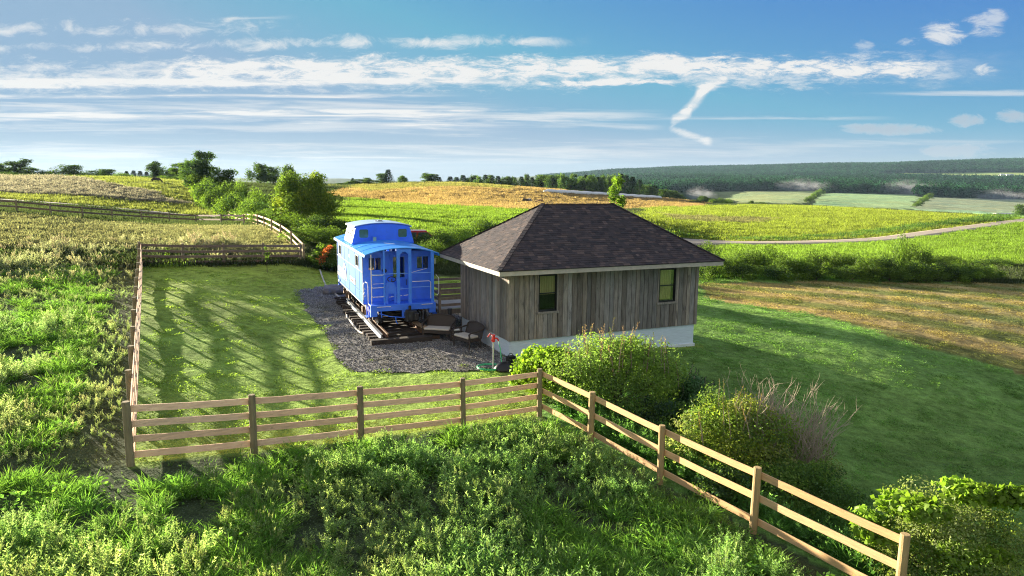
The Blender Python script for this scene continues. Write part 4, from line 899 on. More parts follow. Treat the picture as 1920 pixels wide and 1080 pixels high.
# ------------------------------------------------------------------ furniture and small things on the gravel
def arcpts(f, n): return [f(i / (n - 1)) for i in range(n)]
def wicker_seat(name, label, cat, mid, face, width, arms=True):
    """mid: middle of the front edge on the ground; face: direction it faces"""
    rz = math.atan2(face[1], face[0]) + math.pi / 2; root = empty(name, label, cat, (*mid, z1(*mid) + .005), rz, 'wicker seats by the cabin'); D = .62; h = width / 2
    for x in (-h + .04, h - .04):
        for y in (.05, D - .02):
            m_ = MB(); m_.tube([(x, y, 0), (x, y, .40)], .03, 8); m_.build('leg', M_WICKER, root)
    m_ = MB(); m_.box(-h + .05, h - .05, .03, D, .26, .40); m_.build('seat_frame', M_WICKER, root, .02)
    c = MB(); c.box(-h + .09, h - .09, .0, D - .08, .405, .49); c.build('cushion', M_CUSH, root, .035, seg=3)
    b = MB(); N = 18
    def top(s): return .80 + .13 * math.cos(s * math.pi / 2) ** .6 if abs(s) < 1 else .80
    V = []; 
    for i in range(N + 1):
        s = -1 + 2 * i / N; x = s * (h - .06)
        for z, y in ((.38, D - .06), (top(s) * .55, D + .02), (top(s), D + .14)): V.append((x, y, z))
    F = [(3 * i + k, 3 * i + 3 + k, 3 * i + 4 + k, 3 * i + 1 + k) for i in range(N) for k in range(2)]
    b.add(V, F); bo = b.build('backrest', M_WICKER, root); bo.modifiers.new('thick', 'SOLIDIFY').thickness = .025
    e = MB(); e.tube([(-h + .04, D, .36)] + [((-1 + 2 * i / 14) * (h - .04), D + .14, top(-1 + 2 * i / 14) + .01) for i in range(15)] + [(h - .04, D, .36)], .032, 8); e.build('back_frame', M_WICKER, root)
    for s in (-1, 1):
        a = MB(); x = s * (h - .02); a.tube([(x, .06, .38), (x, .02, .60), (x + s * .02, .10, .66), (x + s * .03, .35, .67), (x, D + .08, .72)], .035, 8); a.build('armrest', M_WICKER, root)
    return root
wicker_seat('loveseat', 'dark wicker loveseat with a pale cushion in the shade of the caboose end', 'loveseat', (-3.05, 27.32), (-.19, -.98), 1.25)
wicker_seat('loveseat', 'dark wicker loveseat with a pale cushion backed against the white cabin base', 'loveseat', (-1.98, 26.08), (-.75, -.66), 1.08)
t_ = empty('side_table', 'small dark wicker table between the two loveseats', 'side table', (-2.22, 27.1, .005), .4)
m_ = MB(); m_.box(-.2, .2, -.2, .2, .44, .48); m_.build('tabletop', M_WICKER, t_, .01)
for x in (-.16, .16):
    for y in (-.16, .16): m_ = MB(); m_.tube([(x, y, 0), (x, y, .44)], .022, 8); m_.build('leg', M_WICKER, t_)
m_ = MB(); m_.box(-.13, .13, -.09, .1, 0, .03); m_.box(-.10, .12, -.08, .07, .03, .055); o = m_.build('folded_cloth', M_WHITE, bevel=.012); o.location = (-2.22, 27.08, .487); o.rotation_euler = (0, 0, .3)
tag(o, 'small folded white cloth lying on the wicker side table', 'cloth')
m_ = MB(); m_.box(-.08, .08, -.08, .08, 0, 1.05); m_.box(-.1, .1, -.1, .1, 1.05, 1.08); m_.box(-.11, .11, -.11, .11, 0, .05); o = m_.build('wooden_post', M_STEEL, bevel=.01); o.location = (-2.62, 28.6, 0)
tag(o, 'squat black square post standing behind the wicker loveseats', 'post')
# frost-proof hydrant, hose, bag
hy = (-.62, 23.12, .0); t_ = empty('yard_hydrant', 'yard hydrant with a red head on a thin steel pipe at the cabin corner', 'hydrant', hy)
m_ = MB(); m_.tube([(0, 0, 0), (0, 0, .98)], .022, 10); m_.build('pipe', M_ALU, t_)
m_ = MB(); m_.cyl((0, 0, .95), (0, 0, 1.16), .055, 12); m_.cyl((0, 0, 1.16), (0, 0, 1.20), .07, 12); m_.tube([(.03, 0, 1.08), (.12, 0, 1.08), (.16, 0, 1.03), (.17, 0, .98)], .03, 8); m_.cyl((-.08, 0, 1.02), (0, 0, 1.02), .035, 8); m_.build('head', M_RED, t_, .008)
m_ = MB(); m_.tube([(-.02, 0, 1.18), (-.12, 0, 1.24), (-.20, 0, 1.12)], .02, 8); m_.build('lever', M_RED, t_)
m_ = MB(); m_.tube([(.17, 0, .99), (.24, .03, .7), (.28, .05, .3), (.30, .05, .05), (.2, -.02, .03)] + [(-.1 + .46 * math.cos(a), .0 + .40 * math.sin(a), .035 + .005 * a) for a in np.linspace(0, 4.1 * math.pi, 60)], .016, 8); o = m_.build('garden_hose', M_GREENHOSE, smooth=True); o.location = hy
tag(o, 'green garden hose looped on the ground under the red hydrant', 'hose')
def lump(n, rx, ry, rz, seed, cuts=3):
    import bmesh
    b = bmesh.new(); bmesh.ops.create_icosphere(b, subdivisions=cuts, radius=1); r_ = np.random.default_rng(seed); dirs = r_.normal(size=(14, 3)); dirs /= np.linalg.norm(dirs, axis=1)[:, None]; am = r_.uniform(.05, .28, 14)
    for v in b.verts:
        p = np.array(v.co); k = 1 + sum(a * max(0, p @ d) ** 6 for a, d in zip(am, dirs)) - .1; q = p * k; v.co = (q[0] * rx, q[1] * ry, max(q[2], -.25) * rz)
    me = bpy.data.meshes.new(n); b.to_mesh(me); b.free(); me.polygons.foreach_set('use_smooth', np.ones(len(me.polygons), bool)); return me
def lumpobj(n, size, loc, m_, label, cat, seed, rz=0): me = lump(n, *size, seed); me.materials.append(m_); o = link(n, me); o.location = loc; o.rotation_euler = (0, 0, rz); return tag(o, label, cat)
bg_ = lumpobj('plastic_bag', (.42, .26, .20), (-.22, 22.95, .05), M_BAG, 'crumpled black plastic bag lying beside the hydrant at the cabin corner', 'bag', 4, .3)
m_ = MB(); m_.box(-.14, .14, -.1, .1, 0, .34); m_.box(-.15, .15, -.11, .11, .34, .38); m_.tube([(-.1, 0, .38), (-.05, 0, .47), (.05, 0, .47), (.1, 0, .38)], .015); o = m_.build('bucket_box', M_BAG, bevel=.015); o.location = (-.02, 23.35, .02); o.rotation_euler = (0, 0, .5)
tag(o, 'small black lidded box against the white cabin corner', 'box')
# pale hose along the gravel
hp = [G(u, v) for u, v in ((600, 512), (606, 527), (613, 540), (620, 547), (634, 556), (648, 572), (651, 586), (650, 596), (660, 607), (668, 620), (678, 627), (692, 630))]
m_ = MB(); hx = np.interp(np.linspace(0, 11, 60), range(12), [p[0] for p in hp]); hy_ = np.interp(np.linspace(0, 11, 60), range(12), [p[1] for p in hp])
for _ in range(4): hx[1:-1] = (hx[:-2] + 2 * hx[1:-1] + hx[2:]) / 4; hy_[1:-1] = (hy_[:-2] + 2 * hy_[1:-1] + hy_[2:]) / 4
hz = zg(hx, hy_) + .05 + np.clip((8 - np.arange(60)) / 8, 0, 1) * .15
m_.tube([(0 + a, b, c) for a, b, c in zip(hx, hy_, hz)], .045, 8); o = m_.build('drain_hose', M_GREYHOSE, smooth=True); tag(o, 'long pale hose snaking across the gravel along the left of the track', 'hose')
lx, ly = G(631, 551); t_ = empty('log', 'short grey cut log lying at the far end of the track', 'log', (lx, ly, z1(lx, ly) + .25), .5)
m_ = MB(); r_ = random.Random(2); pts = [(-.7 + .2 * k, r_.uniform(-.03, .03), r_.uniform(-.02, .02)) for k in range(8)]; m_.tube(pts, [.27, .30, .29, .30, .28, .29, .27, .25], 16); m_.build('stem', M_LOG, t_, smooth=False)
m_ = MB(); m_.tube([(.2, -.2, .15), (.3, -.3, .28), (.36, -.36, .34)], [.07, .05, .02], 8); m_.build('branch_stub', M_LOG, t_)

# ------------------------------------------------------------------ distant things
def skin(name, verts, edges, radii, m_, sub=1):
    me = bpy.data.meshes.new(name); me.from_pydata(verts, edges, []); me.materials.append(m_); o = link(name, me)
    md = o.modifiers.new('skin', 'SKIN'); md.use_smooth_shade = True
    for i, r_ in enumerate(radii): me.skin_vertices[0].data[i].radius = r_ if isinstance(r_, tuple) else (r_, r_)
    me.skin_vertices[0].data[0].use_root = True
    sb = o.modifiers.new('sub', 'SUBSURF'); sb.levels = sub; sb.render_levels = sub
    return o
def quadruped(name, m_, k=1.0, graze=True):
    h = 1.0 * k
    v = [(0, 0, .98), (.45, 0, 1.0), (.85, 0, .98), (-.45, 0, 1.0), (1.15, 0, .95 if graze else 1.3), (1.45, 0, .45 if graze else 1.55), (1.68, 0, .22 if graze else 1.48), (-.62, 0, .9), (-.72, 0, .5)]
    e = [(0, 1), (1, 2), (0, 3), (2, 4), (4, 5), (5, 6), (3, 7), (7, 8)]; r_ = [.36, .36, .30, .34, .20, .13, .09, .06, .03]
    for x, b in ((.78, 2), (-.45, 3)):
        for s in (-1, 1):
            i = len(v); kx = -.06 if x < 0 else 0
            v += [(x, s * .2, .72), (x + (.08 if x < 0 else 0), s * .2, .46), (x + kx, s * .2, .24), (x, s * .2, .02)]; e += [(b, i), (i, i + 1), (i + 1, i + 2), (i + 2, i + 3)]; r_ += [.15, .085, .06, .07]
    i = len(v); v += [(1.42, .13, .52 if graze else 1.68), (1.42, -.13, .52 if graze else 1.68)]; e += [(5, i), (5, i + 1)]; r_ += [.04, .04]
    return skin(name, [tuple(c * k for c in q) for q in v], e, [q * k for q in r_], m_)
M_COWD = mat('dark_hide', (.035, .025, .022), .7, .2, 4, attr=False); M_COWB = mat('brown_hide', (.20, .09, .045), .8, .2, 4, attr=False); M_COWP = mat('pied_hide', (.45, .42, .40), .8, .2, 4, attr=False, dirt=((.03, .03, .03), 1.2, .45, .5, 1.0))
cw = [(983, 381.5, M_COWD, 'dark cow grazing on the tan hill, leftmost of the four', 1), (993.5, 381, M_COWP, 'black-and-white cow on the tan hill, second from the left', -1), (1004.5, 383, M_COWB, 'small brown calf lying low on the tan hill beside the pied cow', 1), (1014.5, 382.5, M_COWB, 'reddish brown cow on the tan hill, rightmost of the four', -1)]
for i, (u, v, m_, lb, sgn) in enumerate(cw):
    x, y = G(u, v); o = quadruped('cow', m_, .95 if i != 2 else .6); o.location = (x, y, z1(x, y)); o.rotation_euler = (0, 0, .2 if sgn > 0 else math.pi - .3); tag(o, lb, 'cow', 'cattle on the tan hill')
x, y = G(290, 344); o = quadruped('horse', M_COWD, .9); o.location = (x, y, z1(x, y)); o.rotation_euler = (0, 0, .3); tag(o, 'dark horse grazing at the top of the far left pasture', 'horse')
# silage tube
ua = [(1020, 361), (1060, 362.5), (1100, 364.5), (1140, 366.5), (1180, 368.8), (1210, 370.5), (1240, 372)]; gp = [G(u, v + 1.5) for u, v in ua]
tx_ = np.interp(np.linspace(0, 6, 40), range(7), [p[0] for p in gp]); ty_ = np.interp(np.linspace(0, 6, 40), range(7), [p[1] for p in gp])
m_ = MB(); m_.tube([(a, b, z1(a, b) + .75) for a, b in zip(tx_, ty_)], [.3] + [.85 + .1 * math.sin(k * 1.7) for k in range(38)] + [.4], 12); o = m_.build('silage_tube', M_WHITE, smooth=True); tag(o, 'long white plastic silage tube lying below the wood on the tan hill', 'silage tube')
# barn and far houses
M_BARN = mat('barn_red', (.28, .05, .035), .9, .2, 1, attr=False); M_TINROOF = mat('pale_roof', (.62, .60, .57), .7, .1, 1, attr=False)
def house(name, label, cat, u, v, y, wd, dp, h, rise, mw, mr, rz=0, group=None):
    p = at_y(u, v, y); zb = z1(p[0], p[1]); root = empty(name, label, cat, (p[0], p[1], zb), rz, group)
    m_ = MB(); m_.prism([(-wd / 2, -1), (wd / 2, -1), (wd / 2, h), (0, h + rise), (-wd / 2, h)], -dp / 2, dp / 2); m_.v = [(b, a, c) for a, b, c in m_.v]; m_.f = [tuple(reversed(f)) for f in m_.f]; m_.build('wall', mw, root)
    m_ = MB(); 
    for s in (-1, 1): m_.add([(x, yy, z) for x in (-dp / 2 - .5, dp / 2 + .5) for yy, z in ((0, h + rise + .25), (0, h + rise + .05), (s * (wd / 2 + .6), h - rise * .6 / (wd / 2) + .05), (s * (wd / 2 + .6), h - rise * .6 / (wd / 2) + .25))], [(0, 1, 2, 3), (7, 6, 5, 4), (0, 3, 7, 4), (1, 5, 6, 2), (3, 2, 6, 7), (0, 4, 5, 1)])
    m_.build('roof', mr, root)
    for x in np.linspace(-dp / 2 + 2, dp / 2 - 2, max(2, int(dp / 4))):
        m_ = MB(); m_.box(x - .5, x + .5, -wd / 2 - .06, -wd / 2 + .02, h * .3, h * .75); m_.build('window', M_BLACK, root)
    return root
house('barn', 'low red barn with a pale roof in the valley at the right edge', 'barn', 1882, 409, 452, 9, 13, 2.0, 1.7, M_BARN, M_TINROOF, .15)
house('farmhouse', 'white farmhouse on the far hillside field, left of the pair', 'farmhouse', 1879, 327.5, 2080, 11, 15, 6, 4, M_WHITE, M_TINROOF, .2, 'far farm buildings')
house('farmhouse', 'white farm building on the far hillside field, right of the pair', 'farmhouse', 1893, 327.5, 2090, 12, 20, 5, 4, M_WHITE, M_TINROOF, -.1, 'far farm buildings')
# red car half hidden behind the caboose
def car():
    x, y = at_y(789, 445, 56)[:2]; zb = z1(x, y); root = empty('car', 'dark red car parked behind the bushes, its roof showing past the caboose', 'car', (x, y, (at_y(789, 431, 56)[2] - 1.75)), .25)
    m_ = MB(); m_.prism([(-2.3, .35), (2.25, .35), (2.3, .8), (1.3, .98), (-2.2, 1.0), (-2.32, .7)], -.9, .9); m_.build('body', M_CARED, root, .08, seg=3)
    m_ = MB(); m_.prism([(-1.9, 1.0), (1.2, .99), (.45, 1.62), (-1.5, 1.64)], -.78, .78); m_.build('window', mat('car_glass', (.05, .07, .07), .08, .1, 3, attr=False, spec=.8), root, .05)
    m_ = MB(); m_.prism([(-1.6, 1.60), (.5, 1.60), (.38, 1.72), (-1.45, 1.74)], -.8, .8)
    for px in ((-1.75, -1.5), (-.45, -.36)):
        for s in (-.8, .74): m_.prism([(px[0] - .08, 1.0), (px[0] + .1, 1.0), (px[1] + .1, 1.62), (px[1] - .05, 1.62)], s, s + .06)
    for s in (-.8, .74): m_.prism([(1.12, 1.0), (1.22, 1.0), (.5, 1.62), (.4, 1.62)], s, s + .06)
    m_.build('roof', M_CARED, root, .03)
    for X in (-1.4, 1.45):
        for s in (-.82, .82): m_ = MB(); m_.cyl((X, s - .1, .34), (X, s + .1, .34), .34, 20); m_.build('wheel', M_TYRE, root)
    for s in (-.6, .6): m_ = MB(); m_.box(2.2, 2.3, s - .18, s + .18, .62, .76); m_.build('headlight', M_WHITE, root, .02)
car()
# ------------------------------------------------------------------ foliage
def unit(v): return v / np.maximum(np.linalg.norm(v, axis=-1, keepdims=True), 1e-9)
def leaves(P, D, N, ln, wd, bend=.12):
    """diamond leaves: base P, axis D, normal N"""
    n = len(P); S = unit(np.cross(D, N)); ln = np.broadcast_to(np.asarray(ln, float), (n,))[:, None]; wd = np.broadcast_to(np.asarray(wd, float), (n,))[:, None]
    N2 = unit(np.cross(S, D))
    V = np.stack([P, P + D * ln * .42 + S * wd / 2 + N2 * ln * bend, P + D * ln, P + D * ln * .42 - S * wd / 2 + N2 * ln * bend], 1).reshape(-1, 3)
    return V, np.arange(4 * n).reshape(-1, 4)
def leafcloud(seed, blobs, n, size, pal, sub=9, warm=False, gain=1.05, rg=.64, inner=.5, aspect=.55, zmin=.0, jit=.22, subr=(.34, .55), out=.6):
    r_ = np.random.default_rng(seed); C = []; Rr = []; pal = np.array(pal, float)
    if not warm: pal[:, 0] = np.minimum(pal[:, 0], rg * pal[:, 1]); pal = pal * gain
    for b in blobs:
        c = np.array(b[:3]); rad = np.array(b[3:6]); d = unit(r_.normal(size=(sub, 3))); d[:, 2] = np.abs(d[:, 2]) * np.where(r_.random(sub) < .75, 1, -.6)
        C.append(c[None] + d * rad * r_.uniform(.45, .85, (sub, 1))); Rr.append(rad[None] * r_.uniform(*subr, (sub, 1)))
        C.append(c[None]); Rr.append(rad[None] * .6)
    C = np.concatenate(C); Rr = np.concatenate(Rr); m_ = len(C)
    pc = pal[r_.integers(0, len(pal), m_)] * r_.uniform(.72, 1.28, (m_, 1))
    wts = (Rr.prod(1)) ** (2 / 3); i = r_.choice(m_, n, p=wts / wts.sum())
    d = unit(r_.normal(size=(n, 3))); rad = inner + (1 - inner) * r_.random(n) ** .6
    rad *= 1 + (r_.random(n) < .12) * r_.uniform(0, .3, n)
    P = C[i] + d * Rr[i] * rad[:, None]; ok = P[:, 2] > zmin; P, d, i = P[ok], d[ok], i[ok]; n = len(P)
    N = unit(d * out + r_.normal(size=(n, 3)) * .55 + np.array([0, 0, .25])); D = unit(np.cross(N, r_.normal(size=(n, 3)))); D = unit(D + np.array([0, 0, -.25]))
    ln = size * r_.uniform(.65, 1.35, n)
    V, F = leaves(P, D, N, ln, ln * aspect)
    c = pc[i] * (1 + (r_.random((n, 1)) - .5) * 2 * jit)
    return V, F, c
def limbs(seed, base, tips, r0, m_=None, split=.45):
    r_ = random.Random(seed); mb = MB(); b = Vector(base)
    cx = sum((Vector(t) for t in tips), Vector()) / len(tips); fork = Vector((cx.x * .3 + b.x * .7, cx.y * .3 + b.y * .7, b.z + (cx.z - b.z) * split))
    mb.tube([b - Vector((0, 0, .3)), b.lerp(fork, .5) + Vector((r_.uniform(-.05, .05), r_.uniform(-.05, .05), 0)) * r0 * 3, fork], [r0 * 1.25, r0, r0 * .8], 8)
    for t in tips:
        t = Vector(t); mid = fork.lerp(t, .5) + Vector((r_.uniform(-1, 1), r_.uniform(-1, 1), r_.uniform(0, .6))) * (t - fork).length * .12
        mb.tube([fork - (t - fork) * .02, mid, t], [r0 * .55, r0 * .35, r0 * .1], 6)
        for _ in range(2):
            q = mid.lerp(t, r_.random()); mb.tube([q, q + Vector((r_.uniform(-1, 1), r_.uniform(-1, 1), r_.uniform(.1, 1))) * (t - fork).length * .35], [r0 * .18, r0 * .04], 5)
    return mb
GR = [(.075, .135, .030), (.10, .16, .03), (.12, .19, .035), (.065, .12, .035)]
GRY = [(.16, .23, .03), (.21, .25, .03), (.13, .20, .035), (.10, .16, .03)]
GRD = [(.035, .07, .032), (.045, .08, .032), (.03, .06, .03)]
GRB = [(.07, .14, .065), (.085, .16, .075), (.065, .13, .05)]
def tree_proto(kind, seed):
    """meshes (foliage, wood) of one kind, about 8 m tall with its foot at the origin"""
    r_ = random.Random(seed); B = []
    if kind == 'round':
        B = [(q[0] * 3.4 + r_.uniform(-.4, .4), q[1] * 3.4, q[2] * 7.6 * r_.uniform(.9, 1.1), q[3] * 3.4, q[4] * 3.4 if len(q) > 4 else 2, q[4] * 7.6) for q in DOME] + [(r_.uniform(-1.5, 1.5), r_.uniform(-1, 1), r_.uniform(6, 7.2), 1.2, 1.2, 1.0)]; pal = GR; n, s = 4200, .36
    elif kind == 'tall':
        B = [(r_.uniform(-.9, .9), r_.uniform(-.9, .9), z, 1.5 - .05 * z + r_.uniform(-.2, .5), 1.5, 1.3) for z in (1.2, 2.4, 3.6, 5.0, 6.0, 7.0)]; pal = GR; n, s = 3200, .34
    elif kind == 'airy':
        B = [(r_.uniform(-1.6, 1.6), r_.uniform(-1.6, 1.6), r_.uniform(2.2, 7.2), 1.1, 1.1, .8) for _ in range(11)] + [(0, 0, 1.3, 1.6, 1.6, 1.2)]; pal = GR; n, s = 2200, .34
    elif kind == 'bush':
        B = [(0, 0, 1.6, 1.9, 1.9, 1.5)] + [(1.7 * math.cos(a), 1.7 * math.sin(a), r_.uniform(.8, 1.6), 1.3, 1.3, 1.2) for a in [k * 1.26 + r_.random() * .7 for k in range(5)]]; pal = (GRY + GR, GRY + GRY + GR, GR + GRD + GRY)[seed % 3]; n, s = 5600, .17
    elif kind == 'conifer':
        Vs, Fs, Cs = [], [], []; q = np.random.default_rng(seed); off = 0; P, D = [], []
        for k in range(20):
            z = .9 + k * .365; rad = (8.2 - z) * .27 + .1; nb = 13
            for j in range(nb):
                a = 2 * math.pi * j / nb + k + q.uniform(-.2, .2); d = np.array([math.cos(a), math.sin(a), -.28]); rr_ = rad * q.uniform(.75, 1.1)
                for t_ in np.arange(.2, 1.01, .16): P.append(np.array([0, 0, z]) + d * rr_ * t_ + q.normal(size=3) * .06); D.append(d)
        P, D = np.array(P), unit(np.array(D) + q.normal(size=(len(P), 3)) * .45); N = unit(q.normal(size=(len(P), 3)) * .5 + np.array([0, 0, 1])); V, F = leaves(P, D, N, q.uniform(.3, .55, len(P)), .2)
        c = np.array(GRD)[q.integers(0, 3, len(P))] * q.uniform(.75, 1.25, (len(P), 1)); f = npmesh('conifer_foliage', V, F, M_LEAF, c)
        mb = MB(); mb.tube([(0, 0, -.3), (0, 0, 4), (0, 0, 8.3)], [.16, .1, .02], 8); w_ = npmesh('conifer_trunk', mb.v, mb.f, M_BARK, mb.c); return f, w_
    V, F, c = leafcloud(seed, B, n, s, pal, zmin=.05); f = npmesh(kind + '_foliage', V, F, M_LEAF, c)
    mb = limbs(seed, (0, 0, 0), [b[:3] for b in B], .17 if kind != 'bush' else .07, split=.45 if kind != 'bush' else .2); w_ = npmesh(kind + '_wood', mb.v, mb.f, M_BARK, mb.c)
    return f, w_
PROTO = {}
def proto(kind, k):
    if (kind, k) not in PROTO:
        f, w_ = tree_proto(kind, 100 * len(PROTO) + k + 5); co = np.empty(len(f.vertices) * 3); f.vertices.foreach_get('co', co); co = co.reshape(-1, 3)
        PROTO[(kind, k)] = (f, w_, np.percentile(co[:, 2], 99.7), np.percentile(np.abs(co[:, :2]), 97) * 2)
    return PROTO[(kind, k)]
NAMES = {'round': ('broadleaf_tree', 'tree'), 'tall': ('broadleaf_tree', 'tree'), 'airy': ('broadleaf_tree', 'tree'), 'bush': ('bush', 'bush'), 'conifer': ('conifer_tree', 'tree')}
_tc = 0
def plant(kind, u, vtop, wpx, y, label, group=None, var=None, depth=None, colour=None):
    """a tree whose foot is on the ground at distance y under picture column u, sized from its height and width in the picture"""
    global _tc; _tc += 1
    p = at_y(u, 400, y); x = p[0]; zb = z1(x, y); h = max(.6, at_y(u, vtop, y)[2] - zb); wd = wpx / FPX * y * 1.03
    f, w_, H, Wd = proto(kind, (_tc % 3) if var is None else var)
    nm, cat = NAMES[kind]; root = empty(nm, label, cat, (x, y, zb), random.uniform(0, 6.28), group); root.scale = (wd / Wd, (depth or wd) / Wd, h / H)
    link('crown' if kind != 'bush' else 'foliage', f, root); link('trunk' if kind != 'bush' else 'stem', w_, root); return root
def own_plant(name, label, cat, u, y, vtop, wpx, pal, n, leaf, seed, blobs, zmin=.05, aspect=.55, trunk=.2, inner=.5, sub=9, group=None, part=('crown', 'trunk'), split=.4, depth=1.0, subr=(.34, .55), rg=.64):
    """blobs in shares of half width (x, y) and height (z)"""
    p = at_y(u, 400, y); zb = z1(p[0], y); h = at_y(u, vtop, y)[2] - zb; hw = wpx / FPX * y / 2
    B = [(a * hw, b * hw * depth, c * h, d * hw, d * hw * depth, e * h) for a, b, c, d, e in blobs]
    root = empty(name, label, cat, (p[0], y, zb), 0, group); V, F, c = leafcloud(seed, B, n, leaf, pal, rg=rg, gain=1.4 if y < 25 else 1.05, zmin=zmin, aspect=aspect, inner=inner, sub=sub, subr=subr)
    link(part[0], npmesh(part[0], V, F, M_LEAF, c), root); mb = limbs(seed, (0, 0, 0), [b[:3] for b in B], trunk, split=split); mb.build(part[1], M_BARK, root); return root, B, h, hw
DOME = [(0, 0, .55, .72, .40), (-.5, -.1, .42, .52, .34), (.5, -.1, .42, .52, .34), (0, -.5, .36, .55, .32), (-.2, .1, .74, .45, .22), (.28, .1, .70, .42, .22), (.05, .5, .42, .5, .34), (-.72, .1, .25, .34, .22), (.72, .0, .25, .36, .22)]
ORD = 'first second third fourth fifth sixth seventh eighth ninth tenth eleventh twelfth thirteenth fourteenth fifteenth sixteenth seventeenth eighteenth nineteenth twentieth twenty-first twenty-second twenty-third twenty-fourth twenty-fifth twenty-sixth twenty-seventh twenty-eighth twenty-ninth thirtieth thirty-first thirty-second thirty-third thirty-fourth thirty-fifth thirty-sixth thirty-seventh thirty-eighth thirty-ninth fortieth'.split()
KN = {'round': 'round-crowned tree', 'tall': 'tall leafy tree', 'airy': 'airy open-crowned tree', 'bush': 'low bush', 'conifer': 'dark conifer'}
def row(items, where, group):
    cnt = {}
    for (kind, u, vtop, wpx, y) in sorted(items, key=lambda q: q[1]):
        k = cnt.get(kind, 0); cnt[kind] = k + 1
        plant(kind, u, vtop, wpx, y, f'{ORD[k]} {KN[kind]} from the left {where}', group)
# skyline of the far left pasture
row([('round', 12, 306, 52, 215), ('tall', 47, 298, 38, 200), ('tall', 62, 314, 30, 205), ('bush', 86, 319, 32, 190), ('round', 136, 309, 56, 195), ('round', 190, 319, 40, 210), ('tall', 206, 317, 32, 200), ('bush', 232, 323, 34, 190), ('conifer', 243, 321, 16, 300), ('conifer', 256, 320, 18, 300), ('conifer', 268, 321, 18, 305), ('conifer', 280, 322, 16, 300), ('tall', 292, 302, 28, 190), ('round', 306, 312, 34, 205), ('tall', 325, 314, 26, 205), ('tall', 345, 306, 40, 195), ('tall', 360, 300, 34, 190), ('bush', 165, 326, 46, 185), ('bush', 105, 326, 40, 185), ('bush', 20, 322, 60, 185), ('bush', 270, 330, 50, 170), ('bush', 315, 329, 50, 165), ('bush', 215, 329, 46, 170)], 'on the skyline behind the grey-purple meadow', 'trees on the left skyline')
# hedgerow running back from the caboose
HB_ = [('round', 360, 300, 40, 150, 'dark tree behind the tallest hedgerow tree, on its left side'), ('round', 422, 317, 62, 112, 'round dark tree just right of the tallest hedgerow tree'), ('bush', 392, 334, 60, 104, 'bush at the foot of the tallest hedgerow tree'), ('bush', 424, 342, 64, 100, 'broad grey-green bush below the round dark hedgerow tree'),
       ('bush', 458, 336, 44, 102, 'dark pointed bush standing alone on the right of the hedgerow'), ('bush', 440, 360, 74, 88, 'broad bush beside the gap in the sunlit fence'), ('bush', 408, 352, 44, 98, 'bush at the far end of the sunlit fence'), ('bush', 484, 352, 60, 84, 'yellow-green bush between the sunlit fence and the big round tree'), ('bush', 476, 372, 74, 76, 'bush leaning over the middle of the sunlit fence'),
       ('bush', 512, 388, 80, 66, 'bush in front of the big round tree, left side'), ('bush', 548, 398, 84, 58, 'leafy bush in front of the big round tree, behind the fence corner'), ('bush', 596, 402, 90, 56, 'leafy bush below the big round tree, left of the caboose cupola'), ('bush', 580, 420, 84, 49, 'light green bush directly behind the fence corner post'), ('bush', 628, 424, 70, 50, 'bush close against the far end of the caboose'), ('bush', 640, 410, 60, 58, 'dark bush behind the caboose roof on the left')]
for k, (kd, u, vt, wp, y, lb) in enumerate(HB_): plant(kd, u, vt, wp, y, lb, 'hedgerow trees and bushes')
TALL = [(0, 0, .80, .62, .17), (-.2, 0, .66, .75, .16), (.3, 0, .62, .7, .16), (0, -.3, .50, .85, .16), (-.4, 0, .36, .7, .16), (.45, 0, .36, .6, .16), (.0, 0, .2, .8, .18), (.35, .1, .90, .4, .10), (-.25, .1, .92, .35, .09)]
own_plant('broadleaf_tree', 'tall dark tree standing highest at the far end of the hedgerow', 'tree', 384, 116, 284, 64, GR + GRD, 9000, .30, 14, TALL, zmin=.2, trunk=.25, group='hedgerow trees and bushes')
plant('round', 491, 306, 52, 210, 'round tree beyond the hedgerow, left of the far pair'); plant('round', 516, 312, 44, 215, 'smaller round tree beyond the hedgerow, right of the far pair'); plant('round', 546, 308, 36, 130, 'dark tree top showing behind the big round tree')
# big round tree: denser, own crown
own_plant('broadleaf_tree', 'big round yellow-green tree standing above the hedgerow left of the caboose', 'tree', 570, 63, 312, 138, [(.13, .19, .03), (.19, .23, .03), (.09, .145, .03), (.06, .11, .03), (.12, .18, .03)], 15000, .20, 11, DOME, rg=.8, zmin=.3, trunk=.22)
# orange trumpet-flowered shrub
rt, B, h, hw = own_plant('flowering_shrub', 'shrub with orange-red flower clusters at the far left corner of the caboose', 'shrub', 610, 42.3, 456, 74, GRY + GR, 5200, .12, 12, DOME, zmin=.02, trunk=.06, part=('foliage', 'stem'), split=.2)
r_ = np.random.default_rng(5); FV = []
fl = [(-.15 + .5 * (k / 7) + r_.uniform(-.08, .08), -.75 + r_.uniform(-.15, .1), .30 + .62 * k / 7) for k in range(8)]
V, F, c = leafcloud(77, [(a * hw, b * hw, q * h, .22 * hw, .2 * hw, .09 * h) for a, b, q in fl], 520, .10, [(.55, .13, .04), (.62, .20, .06), (.40, .09, .04)], sub=4, warm=True)
link('blossom', npmesh('blossom', V, F, M_LEAF, c), rt)
